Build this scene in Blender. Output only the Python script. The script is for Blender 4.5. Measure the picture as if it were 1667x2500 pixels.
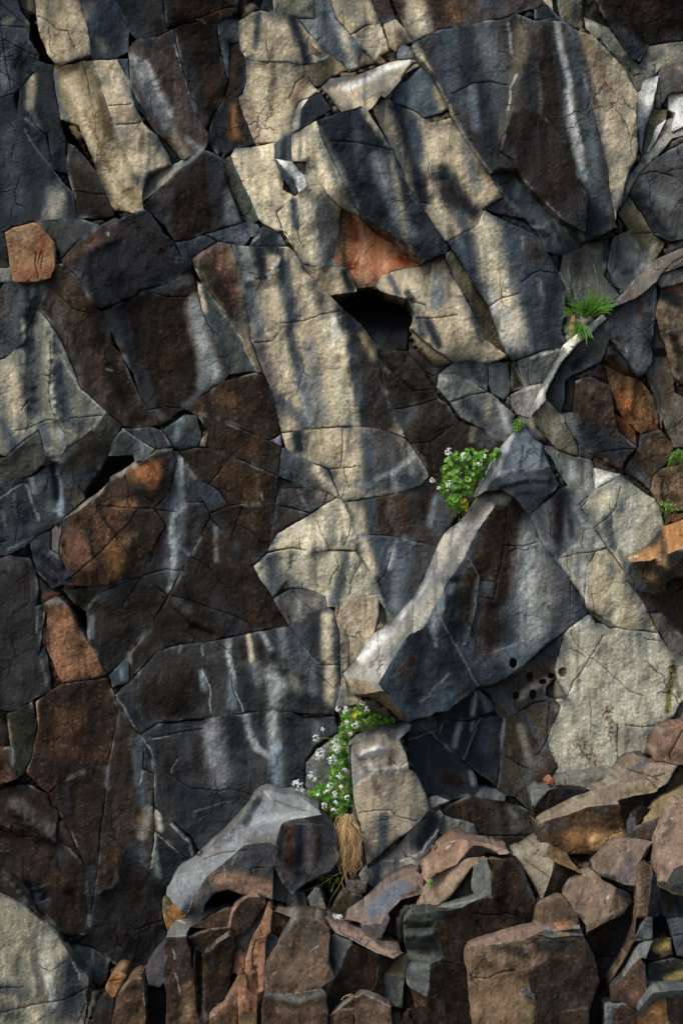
import bpy, math, random
import numpy as np
from mathutils import Vector, Matrix
from mathutils.geometry import delaunay_2d_cdt
for o in list(bpy.data.objects): bpy.data.objects.remove(o)
scene = bpy.context.scene
COL = scene.collection
R = math.radians
random.seed(7); RNG = np.random.default_rng(7)
# ------------------------------------------------------------------ camera, sky, sun, exposure
D = 12.0                      # metres from the lens to the mean plane of the cliff
S = 4.0 / 1667.0              # metres per photo pixel on that plane
CAM_Z = 3.0
cam = bpy.data.cameras.new('camera'); camo = bpy.data.objects.new('camera', cam); COL.objects.link(camo)
camo.location = (0, -D, CAM_Z); camo.rotation_euler = (R(90), 0, 0)
cam.sensor_fit = 'HORIZONTAL'; cam.sensor_width = 24; cam.lens = 24 * D / 4.0
cam.clip_start = 0.1; cam.clip_end = 500
scene.camera = camo
SUN_EL, SUN_AZ = 47.0, 232.0  # azimuth clockwise from north (+Y); the wall looks south
w = bpy.data.worlds.new('World'); scene.world = w; w.use_nodes = True
nt = w.node_tree; bg = nt.nodes['Background']
sky = nt.nodes.new('ShaderNodeTexSky'); sky.sky_type = 'NISHITA'; sky.sun_disc = False
sky.sun_elevation = R(SUN_EL); sky.sun_rotation = R(SUN_AZ); sky.air_density = 1.0; sky.dust_density = 2.5; sky.ozone_density = 1.0
nt.links.new(sky.outputs[0], bg.inputs[0]); bg.inputs[1].default_value = 0.16
sl = bpy.data.lights.new('sun', 'SUN'); so = bpy.data.objects.new('sun', sl); COL.objects.link(so)
sl.energy = 1.75; sl.angle = R(20); sl.color = (1.0, 0.96, 0.90)
sd = Vector((math.sin(R(SUN_AZ)) * math.cos(R(SUN_EL)), math.cos(R(SUN_AZ)) * math.cos(R(SUN_EL)), math.sin(R(SUN_EL))))
so.rotation_euler = sd.to_track_quat('Z', 'Y').to_euler(); so.location = sd * 20
vs = scene.view_settings; vs.view_transform = 'Standard'; vs.look = 'None'; vs.gamma = 1.0; vs.exposure = 0.35
scene.render.resolution_x = 682; scene.render.resolution_y = 1024
TONE = 1.0                     # scale on traced tones, which keep their light and shade

# ------------------------------------------------------------------ noise
_perm = RNG.permutation(256); _perm = np.concatenate([_perm, _perm])
_grad = RNG.normal(size=(256, 2)); _grad /= np.linalg.norm(_grad, axis=1)[:, None]
def perlin(x, y):
    xi = np.floor(x).astype(int); yi = np.floor(y).astype(int); xf = x - xi; yf = y - yi
    u = xf**3 * (xf * (xf * 6 - 15) + 10); v = yf**3 * (yf * (yf * 6 - 15) + 10)
    def g(a, b):
        h = _perm[_perm[(xi + a) & 255] + ((yi + b) & 255)]
        gr = _grad[h]
        return gr[..., 0] * (xf - a) + gr[..., 1] * (yf - b)
    n0 = g(0, 0) * (1 - u) + g(1, 0) * u; n1 = g(0, 1) * (1 - u) + g(1, 1) * u
    return (n0 * (1 - v) + n1 * v) * 1.5
def fbm(x, y, o=4):
    r = 0; a = 1; t = 0
    for i in range(o):
        r = r + a * perlin(x + 17.3 * i, y - 9.1 * i); t += a; a *= .5; x = x * 2.03; y = y * 2.03
    return r / t * 1.4
def sm(a, b, x):
    t = np.clip((x - a) / (b - a), 0, 1); return t * t * (3 - 2 * t)
def warp(P, k=1.0):
    P = np.asarray(P, float); x, y = P[:, 0], P[:, 1]
    dx = 1.9 * fbm(x / 34, y / 34, 3) + .9 * perlin(x / 6, y / 6)
    dy = 1.9 * fbm(x / 34 + 50, y / 34 + 50, 3) + .9 * perlin(x / 6 + 80, y / 6)
    return P + k * np.stack([dx, dy], 1)
def srgb(c):
    c = np.asarray(c, float) / 255.0
    return np.where(c < .04045, c / 12.92, ((c + .055) / 1.055) ** 2.4)
# photo pixel + depth towards the camera -> world
def W(P, z):
    P = np.asarray(P, float); f = (D - z) / D
    return np.stack([(P[..., 0] - 833.5) * S * f, -z + 0 * P[..., 0], CAM_Z + (1250 - P[..., 1]) * S * f], -1)
def W1(x, y, z): return Vector(W(np.array([x, y]), z))

# ------------------------------------------------------------------ geometry of outlines
def seg_d(P, L, closed=False):
    L = np.asarray(L, float); A = L; B = np.roll(L, -1, 0)
    if not closed: A = L[:-1]; B = L[1:]
    best = np.full(len(P), 1e9); bp = np.zeros((len(P), 2))
    for a, b in zip(A, B):
        ab = b - a; q = ab @ ab
        t = np.clip(((P - a) @ ab) / q, 0, 1) if q > 1e-9 else np.zeros(len(P))
        c = a + t[:, None] * ab; d = np.hypot(*(P - c).T)
        m = d < best; best[m] = d[m]; bp[m] = c[m]
    return best, bp
def inside(P, poly):
    x, y = P[:, 0], P[:, 1]; r = np.zeros(len(P), bool); n = len(poly)
    for i in range(n):
        x1, y1 = poly[i]; x2, y2 = poly[(i + 1) % n]
        if y1 == y2: continue
        c = ((y1 > y) != (y2 > y)) & (x < (x2 - x1) * (y - y1) / (y2 - y1) + x1); r ^= c
    return r
def densify(L, step, closed=False):
    L = np.asarray(L, float); out = []; n = len(L)
    for i in range(n if closed else n - 1):
        a, b = L[i], L[(i + 1) % n]; k = max(1, int(np.hypot(*(b - a)) / step + .5))
        for j in range(k): out.append(a + (b - a) * j / k)
    if not closed: out.append(L[-1])
    return np.array(out)
def area(p): x, y = p[:, 0], p[:, 1]; return .5 * np.sum(x * np.roll(y, -1) - np.roll(x, -1) * y)

# ------------------------------------------------------------------ materials
def nodes(name):
    m = bpy.data.materials.new(name); m.use_nodes = True
    return m, m.node_tree, m.node_tree.nodes['Principled BSDF']
def rock_material(name, bump, rough):
    m, t, b = nodes(name); N = t.nodes.new; K = t.links.new
    at = N('ShaderNodeAttribute'); at.attribute_name = 'Col'
    tc = N('ShaderNodeTexCoord')
    def noise(scale, det, ro=.6, vec=None):
        n = N('ShaderNodeTexNoise'); n.inputs['Scale'].default_value = scale; n.inputs['Detail'].default_value = det
        n.inputs['Roughness'].default_value = ro; K(vec or tc.outputs['Object'], n.inputs['Vector']); return n
    def math_(op, a, c):
        n = N('ShaderNodeMath'); n.operation = op
        for i, v in enumerate((a, c)):
            if isinstance(v, (int, float)): n.inputs[i].default_value = v
            else: K(v, n.inputs[i])
        return n.outputs[0]
    mp = N('ShaderNodeMapping'); mp.inputs['Scale'].default_value = (1, 1, .28); mp.inputs['Rotation'].default_value = (0, R(14), 0); K(tc.outputs['Object'], mp.inputs['Vector'])
    st = noise(26, 6, .65, mp.outputs[0]); gr = noise(130, 4, .7); pb = noise(55, 5, .6)
    v = math_('ADD', math_('MULTIPLY', st.outputs[0], 1.0), math_('MULTIPLY', gr.outputs[0], 1.1))
    v = math_('MAXIMUM', math_('ADD', v, -.03), .12)
    vm = N('ShaderNodeVectorMath'); vm.operation = 'SCALE'; K(at.outputs['Color'], vm.inputs[0]); K(v, vm.inputs['Scale'])
    # hairline fractures: dirt sits in them, and they come and go
    wn = noise(2.2, 5, .6); mw = N('ShaderNodeMix'); mw.data_type = 'VECTOR'; mw.inputs[0].default_value = .22; K(tc.outputs['Object'], mw.inputs[4]); K(wn.outputs[1], mw.inputs[5])
    mq = N('ShaderNodeMapping'); mq.inputs['Scale'].default_value = (1, 1, .62); mq.inputs['Rotation'].default_value = (0, R(-28), 0); K(mw.outputs[1], mq.inputs['Vector'])
    ve = N('ShaderNodeTexVoronoi'); ve.feature = 'DISTANCE_TO_EDGE'; ve.inputs['Scale'].default_value = 4.2; K(mq.outputs[0], ve.inputs['Vector'])
    lnm = N('ShaderNodeMapRange'); lnm.interpolation_type = 'SMOOTHSTEP'; lnm.inputs[1].default_value = 0; lnm.inputs[2].default_value = .016; lnm.inputs[3].default_value = 1; lnm.inputs[4].default_value = 0; K(ve.outputs['Distance'], lnm.inputs[0])
    pm = noise(3.1, 3); pr = N('ShaderNodeMapRange'); pr.inputs[1].default_value = .50; pr.inputs[2].default_value = .60; K(pm.outputs[0], pr.inputs[0])
    line = math_('MULTIPLY', lnm.outputs[0], pr.outputs[0])
    vm2 = N('ShaderNodeVectorMath'); vm2.operation = 'SCALE'; K(vm.outputs[0], vm2.inputs[0]); K(math_('SUBTRACT', 1.0, math_('MULTIPLY', line, .6)), vm2.inputs['Scale'])
    K(vm2.outputs[0], b.inputs['Base Color'])
    vo = N('ShaderNodeTexVoronoi'); vo.feature = 'F1'; vo.inputs['Scale'].default_value = 34; vo.inputs['Randomness'].default_value = 1
    dn = noise(9, 3); mx = N('ShaderNodeMix'); mx.data_type = 'VECTOR'; mx.inputs[0].default_value = .12
    K(tc.outputs['Object'], mx.inputs[4]); K(dn.outputs[1], mx.inputs[5]); K(mx.outputs[1], vo.inputs['Vector'])
    h = math_('ADD', math_('MULTIPLY', pb.outputs[0], 1.0), math_('MULTIPLY', gr.outputs[0], .35))
    h = math_('ADD', h, math_('MULTIPLY', vo.outputs['Distance'], .35))
    h = math_('ADD', h, math_('MULTIPLY', noise(14, 5, .6).outputs[0], .8))
    h = math_('SUBTRACT', h, math_('MULTIPLY', line, .8))
    bp = N('ShaderNodeBump'); bp.inputs['Strength'].default_value = 1; bp.inputs['Distance'].default_value = bump
    K(h, bp.inputs['Height']); K(bp.outputs[0], b.inputs['Normal'])
    rr = N('ShaderNodeMapRange'); rr.inputs[3].default_value = rough - .12; rr.inputs[4].default_value = rough + .12
    K(st.outputs[0], rr.inputs[0]); K(rr.outputs[0], b.inputs['Roughness'])
    b.inputs['Specular IOR Level'].default_value = .10
    return m
M_CLIFF = rock_material('weathered_basalt', .0075, .72)
M_BROKEN = rock_material('broken_basalt', .006, .72)
def plain(name, c, rough=.6, var=.5, scale=30, sss=0):
    m, t, b = nodes(name); N = t.nodes.new; K = t.links.new
    tc = N('ShaderNodeTexCoord'); n = N('ShaderNodeTexNoise'); n.inputs['Scale'].default_value = scale; n.inputs['Detail'].default_value = 3
    K(tc.outputs['Object'], n.inputs['Vector'])
    gm = N('ShaderNodeNewGeometry')
    a = N('ShaderNodeMath'); a.operation = 'MULTIPLY_ADD'; a.inputs[1].default_value = var; a.inputs[2].default_value = 1 - var * .75; K(n.outputs[0], a.inputs[0])
    a2 = N('ShaderNodeMath'); a2.operation = 'MULTIPLY_ADD'; a2.inputs[1].default_value = var; K(gm.outputs['Random Per Island'], a2.inputs[0]); K(a.outputs[0], a2.inputs[2])
    rgb = N('ShaderNodeRGB'); rgb.outputs[0].default_value = (*c, 1)
    vm = N('ShaderNodeVectorMath'); vm.operation = 'SCALE'; K(rgb.outputs[0], vm.inputs[0]); K(a2.outputs[0], vm.inputs['Scale'])
    K(vm.outputs[0], b.inputs['Base Color']); b.inputs['Roughness'].default_value = rough
    if sss:
        b.inputs['Specular IOR Level'].default_value = .4
        tr = N('ShaderNodeBsdfTranslucent'); K(vm.outputs[0], tr.inputs[0]); ms = N('ShaderNodeMixShader'); ms.inputs[0].default_value = sss
        K(b.outputs[0], ms.inputs[1]); K(tr.outputs[0], ms.inputs[2]); K(ms.outputs[0], t.nodes['Material Output'].inputs[0])
    return m
M_LEAF = plain('leaf_green', (.10, .24, .024), .38, .9, 40, .3)
M_GRASS = plain('grass_green', (.12, .27, .04), .5, .8, 20, .3)
M_YELLOW = plain('yellowing_leaf', (.62, .52, .04), .45, .4, 30, .25)
M_STEM = plain('stem_green', (.17, .26, .05), .5, .4)
M_PETAL = plain('white_petal', (.82, .82, .78), .6, .12)
M_ROOT = plain('dry_straw', (.46, .30, .13), .7, .8, 20)

# ------------------------------------------------------------------ traced rock outlines
PAL = dict(k=(27,31,36), n=(53,61,67), g=(98,104,105), l=(138,140,136), w=(188,186,180), t=(154,138,111), T=(188,173,142),
  y=(128,112,82), b=(52,41,35), r=(96,60,42), o=(150,92,48), c=(158,92,55), p=(140,114,98), q=(72,60,57), u=(112,126,134), m=(50,56,28), R=(84,58,48))  # tones hold the light and shade seen on each face
def colr(s): return np.array(PAL[s] if s in PAL else [float(v) for v in s.split('.')], float)
TILE = dict(A=(0,0), B=(500,0), C=(1067,0), D=(0,500), E=(500,500), F=(1067,500), G=(0,1000), H=(500,1000), I=(1067,1000),
  J=(0,1500), K=(500,1500), L=(1067,1500), M=(0,1900), N=(500,1900), O=(1067,1900))
U = 600 / 1568.0
def pts(s, tile=None):
    out = []
    for tk in s.split():
        if tk in TILE: tile = TILE[tk]
        else:
            x, y = tk.split(','); out.append((tile[0] + float(x) * U, tile[1] + float(y) * U))
    return out
DATA = r"""
# ---- top left
O rock_block
F n -.02 .15 0 ; A 0,0 75,0 130,60 190,150 185,250 250,345 235,390 205,470 90,590 0,680
s t 10 .5 ; A 180,20 190,120
s t 10 .4 ; A 60,120 40,140
s g 14 .6 ; A 10,350 30,520
s k 12 .7 ; A 130,300 120,500
c ; A 0,10 50,60 120,120 190,185
c ; A 0,160 90,165 185,180
c ; A 5,170 20,250 100,290 180,335 240,350
c ; A 20,255 40,400 70,560
O rock_block
F k 0 -.1 .05 ; A 0,680 90,595 110,700 150,740 300,860 340,1080 410,1170 470,1230 500,1390 400,1395 210,1415 80,1450 30,1480 0,1500
s g 26 .7 ; A 350,1230 330,1400
s t 20 .55 ; A 370,1260 330,1390
s n 30 .7 ; A 60,850 100,1300
s u 3 .5 ; A 150,820 240,960 340,1080 410,1170
O rock_block
F k -.06 .1 .1 ; A 120,570 235,450 250,380 345,420 360,600 390,760 420,900 425,1110 340,1080 300,860 150,740 110,700
s t 12 .75 ; A 205,490 190,680
s t 13 .5 ; A 230,860 270,950
s g 8 .5 ; A 200,700 260,840
O rock_block
F b -.06 .2 .1 ; A 435,900 480,930 560,1020 610,1090 700,1300 730,1385 640,1395 500,1390 470,1220 425,1100
s 62.60.58 16 .7 ; A 460,960 520,1060
c ; A 470,1215 610,1235 690,1240
O rock_column
F t .12 -.15 0 ; A 205,0 505,0 530,90 560,180 575,290 580,345 500,375 390,415 345,400 300,340 240,170
s y 10 .5 ; A 290,30 400,380
s y 8 .5 ; A 400,30 470,330
s T 12 .4 ; A 260,60 340,380
c ; A 230,95 290,120 370,190 435,195 470,290 
O rock_column
F y .12 -.25 0 ; A 345,415 385,420 520,385 590,380 690,690 760,880 870,1130 915,1335 850,1350 735,1345 700,1290 600,1040 500,800 390,760 355,600 340,480
s T 14 .6 ; A 440,500 600,900 780,1300
s 75.80.78 9 .9 ; A 350,480 370,640 430,770
s b 18 .5 ; A 660,640 700,840
s 90.65.30 6 .6 ; A 540,700 640,940 700,1080
s T 14 .5 ; A 720,950 800,1150
r .02 8 ; A 500,500 640,850 800,1200
H a t 0 .35 ; A 590,380 ; A 870,1130 ; A 590,380 740,375 790,450 830,560 860,680 920,790 1000,860 1060,960 1100,1050 940,1110 905,1240 915,1335 870,1130 760,880 690,690
s T 12 .5 ; A 720,450 800,640
s n 14 .6 ; A 980,870 1080,1010
s b 8 .4 ; A 900,830 900,960
s 120.88.60 14 .3 ; A 780,700 860,770
c ; A 525,395 555,480 580,600
c ; A 690,675 840,660
c ; A 745,795 900,780 940,760
O rock_block
F n 0 .3 0 ; A 505,0 735,0 770,70 830,190 820,330 750,375 590,380 560,200 520,60
s t 14 .5 ; A 560,30 540,90
s t 12 .4 ; A 620,250 660,300
s k 20 .6 ; A 720,120 740,300
O rock_block
F k .04 .1 -.15 ; A 735,0 1015,0 1060,175 1085,190 1010,232 870,250 820,200 765,60
s b 25 .5 ; A 960,60 1000,180
s l 3 .6 ; A 750,20 800,140
O rock_block
F b .06 0 -.2 ; A 1015,0 1530,0 1520,80 1450,110 1380,140 1280,130 1150,150 1065,165
s r 20 .5 ; A 1150,40 1400,60
s r 12 .4 ; A 1380,100 1460,90
c ; A 1065,155 1250,120 1400,60 1500,40
O rock_slab
F q .08 .05 0 ; A 850,260 1010,232 1110,185 1125,280 1200,560 1260,730 1330,900 1300,950 1200,1010 1160,1020 1060,900 930,750 830,520 820,370 815,310
s g 16 .8 ; A 860,380 960,620 1080,820
s l 8 .7 ; A 850,370 900,480
s w 5 .8 ; A 930,390 990,540 1050,660 1090,740
s l 12 .6 ; A 920,400 1080,720
s t 12 .5 ; A 1100,850 1190,980
s l 8 .6 ; A 1190,880 1270,950
s k 14 .6 ; A 1050,300 900,270
s w 2 .7 ; A 1115,290 1160,420 1210,590
O rock_block
F n -.02 .6 0 ; A 750,375 830,365 830,520 930,720 1060,900 1150,1010 1100,1050 1000,860 870,680 830,560
s t 6 .6 ; A 850,640 960,790 1110,980
O rock_column
F b -.04 .1 0 ; A 1110,180 1280,135 1385,145 1400,300 1460,520 1430,600 1350,760 1310,820 1250,720 1200,560 1125,290
s r 20 .6 ; A 1340,450 1360,640
s k 16 .6 ; A 1170,300 1250,600
s w 3 .7 ; A 1115,290 1150,400
s 40.42.60 14 .4 ; A 1250,650 1300,760
O rock_block
F n -.08 .15 0 ; A 1385,145 1515,100 1530,270 1470,285 1460,520 1400,300
s g 5 .5 ; A 1400,200 1440,380
O rock_column
F k -.08 .2 .1 ; A 1470,280 1530,275 B 255,370 265,520 240,600 215,620 250,740 320,910 190,940 110,1010 A 1415,980 1350,940 1330,850 1350,760 1440,600 1460,520
s o 16 .8 ; B 190,690 200,860
s 120.70.25 12 .6 ; B 150,850 250,880
s r 18 .5 ; A 1500,350 1470,600
O rock_block
F b .12 .1 -.12 ; A 910,1310 1000,1215 1060,1160 1120,1090 1240,1020 1305,955 1385,985 1440,1130 1500,1300 1560,1420 1380,1470 1110,1540 1050,1440 950,1330
s r 24 .4 ; A 1260,1100 1200,1450
s k 26 .8 ; A 1370,1050 1420,1400
s l 20 .75 ; A 1480,1250 1490,1440
s 62.62.64 20 .5 ; A 1050,1220 1050,1420
H a 100.98.82 0 1.6 ; A 905,1290 ; A 1305,955 ; A 905,1290 905,1240 940,1120 1010,1075 1180,1020 1305,955 1240,1025 1120,1095 1060,1160 1000,1215
# ---- top centre
O rock_block
F t .1 0 .05 ; B 215,130 300,80 345,65 440,80 490,85 570,95 590,120 650,190 800,350 770,375 680,405 620,410 550,395 370,390 260,370 210,210
s n 8 .85 ; B 345,70 320,300
s k 13 .95 ; B 550,100 600,230 655,400
s g 6 .5 ; B 420,90 425,140
s T 20 .4 ; B 250,150 260,260
s T 16 .5 ; B 480,180 520,350
O rock_block
F k 0 0 .1 ; B 355,60 420,0 470,60 440,80
O rock_block
F 105.98.78 -.02 0 0 ; B 415,0 700,0 700,120 590,110 490,85 440,80
s g 12 .5 ; B 620,0 640,100
O rock_block
F g -.04 -.2 0 ; B 700,0 750,0 840,120 930,220 980,290 990,430 910,450 880,400 800,350 650,190 590,115 705,115
s n 14 .7 ; B 760,100 870,370
s T 12 .6 ; B 880,200 950,420
O rock_block
F t 0 0 0 ; B 750,0 1000,0 1120,150 1040,160 930,215 840,120
s g 16 .4 ; B 880,30 1000,140
O rock_block
F q .02 .1 0 ; B 1000,0 1125,0 1215,115 1120,150
s n 10 .6 ; B 1130,130 1200,110
O rock_block
F T 0 0 -.1 ; B 930,220 1040,155 1125,155 1175,320 1120,350 1090,400 1020,330
O rock_block
F y -.05 0 0 ; B 990,310 1110,330 1150,380 1160,400 1040,415 920,460 905,440
c ; B 1020,330 1090,400
O rock_block
F t .04 0 .1 ; B 1140,150 1215,115 1280,190 1325,270 1240,290 1215,330 1175,300
s q 10 .7 ; B 1240,200 1270,260
O rock_block
F g 0 0 .2 ; B 1230,330 1270,280 1320,290 1340,370 1230,380
O rock_slab
F q .08 0 -.25 ; B 1125,0 C 480,0 700,20 620,55 500,80 300,130 0,185 B 1500,185 1400,240 1335,270 1280,180
s T 26 .85 ; B 1340,0 1380,200
s t 12 .6 ; B 1300,150 1330,250
s 120.78.40 14 .7 ; C 60,40 130,110
s r 18 .5 ; C 0,20 150,60
s n 16 .6 ; C 300,10 420,60
O rock_block
F t .04 0 -.1 ; C 480,0 720,0 740,60 700,20 600,55 505,75
O rock_block
F k .07 .1 0 ; C 620,55 700,20 790,130 610,125
O rock_block
F 95.90.72 0 .1 0 ; C 720,0 920,0 930,180 880,180 800,130
s n 8 .6 ; C 880,20 890,120
O rock_slab
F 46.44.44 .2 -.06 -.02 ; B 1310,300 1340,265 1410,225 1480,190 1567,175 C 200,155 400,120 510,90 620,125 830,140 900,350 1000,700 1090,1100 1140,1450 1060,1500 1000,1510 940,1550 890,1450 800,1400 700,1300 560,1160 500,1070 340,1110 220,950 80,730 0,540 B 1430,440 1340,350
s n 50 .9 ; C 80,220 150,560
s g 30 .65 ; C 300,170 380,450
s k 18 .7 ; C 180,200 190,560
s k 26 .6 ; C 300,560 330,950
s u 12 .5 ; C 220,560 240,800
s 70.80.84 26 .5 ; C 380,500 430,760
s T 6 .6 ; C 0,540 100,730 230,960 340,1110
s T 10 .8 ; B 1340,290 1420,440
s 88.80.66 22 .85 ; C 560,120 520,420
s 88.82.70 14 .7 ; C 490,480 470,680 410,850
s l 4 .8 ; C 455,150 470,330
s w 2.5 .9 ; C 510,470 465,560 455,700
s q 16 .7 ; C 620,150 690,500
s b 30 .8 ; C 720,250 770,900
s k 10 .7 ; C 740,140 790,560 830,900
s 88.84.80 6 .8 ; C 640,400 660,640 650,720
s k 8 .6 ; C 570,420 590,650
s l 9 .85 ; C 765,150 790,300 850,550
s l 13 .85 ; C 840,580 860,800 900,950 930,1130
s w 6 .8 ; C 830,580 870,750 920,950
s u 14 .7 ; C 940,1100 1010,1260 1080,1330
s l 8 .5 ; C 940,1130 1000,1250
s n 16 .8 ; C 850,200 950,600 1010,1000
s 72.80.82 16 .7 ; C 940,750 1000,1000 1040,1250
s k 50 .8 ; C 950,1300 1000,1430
r -.012 10 ; C 600,130 700,560
H a t 0 .3 ; C 830,140 ; C 1090,1100 ; C 830,140 880,180 930,200 990,220 1100,330 1190,430 1280,590 1275,700 1285,930 1270,1010 1210,1120 1190,1230 1140,1360 1130,1450 1140,1450 1090,1100 1000,700 900,350
s n 14 .85 ; C 850,160 960,560
s 70.66.58 10 .7 ; C 900,250 1000,650
s b 10 .6 ; C 1010,650 1060,1050
s n 10 .6 ; C 1030,1050 1090,1400
s T 16 .5 ; C 1050,700 1120,1100
s 122.92.64 16 .6 ; C 950,220 1080,560
s T 14 .4 ; C 1250,700 1150,1250
F 45.37.35 .235 -.1 .05 ; C 395,960 480,700 550,680 690,740 820,900 880,1060 960,1250 950,1490 800,1395 560,1155 500,1060 490,1010
s k 30 .6 ; C 900,1300 900,1460
s r 14 .3 ; C 700,1100 780,1250
c ; C 100,600 220,530 330,520 450,540
c ; C 390,960 450,990 500,1060
c ; C 340,1110 400,1180 470,1150 495,1090
O rock_block
F 72.84.90 .06 -.1 .1 ; B 1195,600 1260,530 1380,420 1440,450 1500,570 1560,690 1440,740 1400,750 1330,700 1200,650
s t 9 .8 ; B 1470,560 1510,690
s n 16 .5 ; B 1300,600 1340,520
O rock_ledge
F t .12 -.15 .8 ; B 740,555 800,500 960,480 1130,410 1320,375 1370,390 1260,480 1130,610 1070,680 950,690 870,710 800,620
s w 9 .9 ; B 900,560 1020,510 1130,440 1300,390
s 70.70.70 10 .9 ; B 760,545 880,500 1010,470
s g 10 .5 ; B 1000,620 1200,460
O rock_ledge
F t .13 .1 .7 ; B 1120,605 1330,400 1400,400 1250,510 1170,600 1150,620
O rock_block
F k .1 .1 .05 ; B 600,820 605,780 615,700 660,630 710,595 760,620 810,700 720,760
H a 190.180.165 0 1.2 ; B 605,815 ; B 660,625 ; B 550,845 560,760 600,660 660,620 615,700 605,815
O rock_slab
F t .0 -.1 0 ; B 260,370 370,390 550,395 630,415 640,470 700,550 740,590 700,590 620,640 570,720 550,840 490,880 450,905 320,915 250,740 205,620 245,590 265,500
s T 24 .5 ; B 350,450 400,850
s 120.85.60 14 .6 ; B 640,500 580,620
s n 6 .7 ; B 275,380 265,560
s 120.100.85 16 .5 ; B 260,650 340,880
c ; B 390,400 470,390
c ; B 640,480 580,530 540,620
O rock_block
F y -.03 0 -.1 ; B 630,415 690,405 800,355 880,400 910,455 800,490 740,555 700,550 640,470
O rock_block
F T .06 -.05 .1 ; B 170,990 190,950 320,930 450,905 450,1010 480,1110 500,1210 580,1250 460,1350 500,1470 460,1480 350,1405 270,1220 200,1080
s y 8 .6 ; B 470,1080 510,1260
s y 20 .25 ; B 300,1000 380,1300
H a 62.66.58 0 .8 ; B 170,990 ; B 350,1405 ; B 110,1015 170,990 200,1080 270,1220 350,1405 320,1430 250,1410 150,1200
s y 6 .7 ; B 130,1060 200,1250 280,1390
O rock_block
F 60.64.66 .08 -.1 0 ; B 450,905 500,870 555,850 550,1030 440,1000
s k 7 .8 ; B 510,880 500,1010
O rock_slab
F T .12 -.2 0 ; B 555,845 620,820 705,770 760,900 860,1100 1010,1390 880,1330 790,1250 700,1120 650,1020 560,1030
s g 12 .6 ; B 720,850 850,1150 960,1340
s n 5 .6 ; B 615,900 600,1000
s T 14 .5 ; B 640,900 780,1180
O rock_block
F w .1 -.5 .5 ; B 440,1005 500,1020 570,1050 640,1120 650,1180 600,1230 560,1130 500,1060
O rock_block
F n .07 0 -.3 ; B 440,1010 500,1060 560,1130 595,1210 580,1250 500,1140
O rock_slab
F T .08 0 0 ; B 600,1230 650,1180 640,1030 700,1120 790,1250 870,1330 E 865,110 830,260 820,330 850,400 740,395 620,375 580,300 490,140 B 460,1350 580,1250
s n 10 .9 ; B 560,1280 580,1440
s 85.86.84 28 .9 ; B 760,1280 E 770,360
s g 6 .6 ; B 640,1180 680,1300
s y 8 .5 ; E 560,200 620,350
s w 5 .6 ; B 630,1280 660,1420
s 70.72.76 6 .8 ; B 770,1220 860,1290
c ; E 480,140 540,200 580,290
O rock_slab
F k .24 .05 -.08 ; B 710,770 850,715 990,675 1040,700 1180,930 1200,960 1300,1200 1400,1350 1530,1540 E 1560,270 1540,310 1400,360 1200,180 1000,75 B 860,1100 760,900
s n 14 .7 ; B 960,720 1000,1100
s g 22 .8 ; B 1090,1000 1250,1400 E 1300,170
s 130.122.100 9 .7 ; B 1190,1000 1240,1250 1270,1500
s T 13 .8 ; B 1030,700 1180,900
s l 4 .6 ; B 1100,1020 1150,1180
s n 26 .5 ; B 1330,1250 E 1450,250
s g 10 .5 ; B 730,830 860,1080 960,1300
c ; B 820,900 960,905 1080,930 1200,960
H a 92.66.46 0 1.6 ; E 1000,75 ; E 1400,360 ; E 1000,75 1200,180 1400,360 1385,385 1330,345 1200,215 1090,150
O rock_slab
F t .12 0 0 ; B 1060,690 1170,620 1400,755 1440,780 1567,750 C 90,745 220,950 340,1110 425,1260 330,1310 290,1330 260,1430 60,1540 B 1530,1540 1400,1350 1300,1200 1200,960
s k 20 .95 ; B 1230,680 1300,920 1390,1260
s n 18 .9 ; B 1320,760 1370,1000
s T 20 .5 ; B 1480,850 1430,1050
s T 7 .8 ; B 1090,700 1180,900
s g 14 .7 ; C 170,880 250,1180
s n 8 .8 ; B 1420,765 1560,710
s k 26 .9 ; C 40,1120 150,1300
s k 20 .9 ; C 60,1250 230,1350
s b 14 .6 ; C 60,1200 180,1300
s n 16 .8 ; C 130,1360 180,1450
s T 10 .7 ; C 20,1330 50,1500
s g 12 .6 ; B 1330,1300 1500,1500
c ; B 1370,1290 1430,1300
r .02 14 ; C 0,1030 130,1110 330,1300
O rock_block
F n .06 .1 .2 ; C 340,1110 400,1075 480,1080 560,1165 700,1310 890,1450 940,1540 F 920,260 820,310 700,290 650,200 560,90 400,60 295,30 C 290,1330 330,1310 425,1265
s l 6 .7 ; C 350,1140 420,1240 520,1350
s w 3 .7 ; C 340,1200 380,1280
s u 10 .6 ; C 520,1170 500,1240
s l 6 .5 ; F 750,80 770,150
s l 5 .5 ; F 820,130 830,200
s k 10 .7 ; C 560,1400 700,1500
s b 14 .5 ; C 380,1330 560,1400
s l 5 .6 ; F 600,140 680,140 740,90
r .015 6 ; F 700,100 800,280
r .015 6 ; F 800,90 880,240
# ---- right top corner
O rock_slab
F 42.35.32 .1 0 -.2 ; C 920,0 1567,0 1567,240 1480,265 1350,290 1290,390 1240,370 1100,170 1060,100
s r 30 .5 ; C 1250,30 1400,100
s k 14 .8 ; C 1080,120 1280,360
s n 12 .5 ; C 1180,200 1320,330
c ; C 1160,40 1280,200 1350,290
O rock_block
F 108.104.88 .02 0 .2 ; C 930,100 1000,130 1100,180 1230,370 1130,360 1040,240 950,180
s w 5 .5 ; C 950,150 1060,150
s n 6 .6 ; C 1060,220 1110,240
O rock_block
F 118.112.95 .02 -.1 .1 ; C 1350,290 1567,240 1567,350 1420,440 1340,500 1290,410
s n 8 .6 ; C 1370,380 1430,330
s l 8 .5 ; C 1330,370 1350,450
O rock_block
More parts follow.
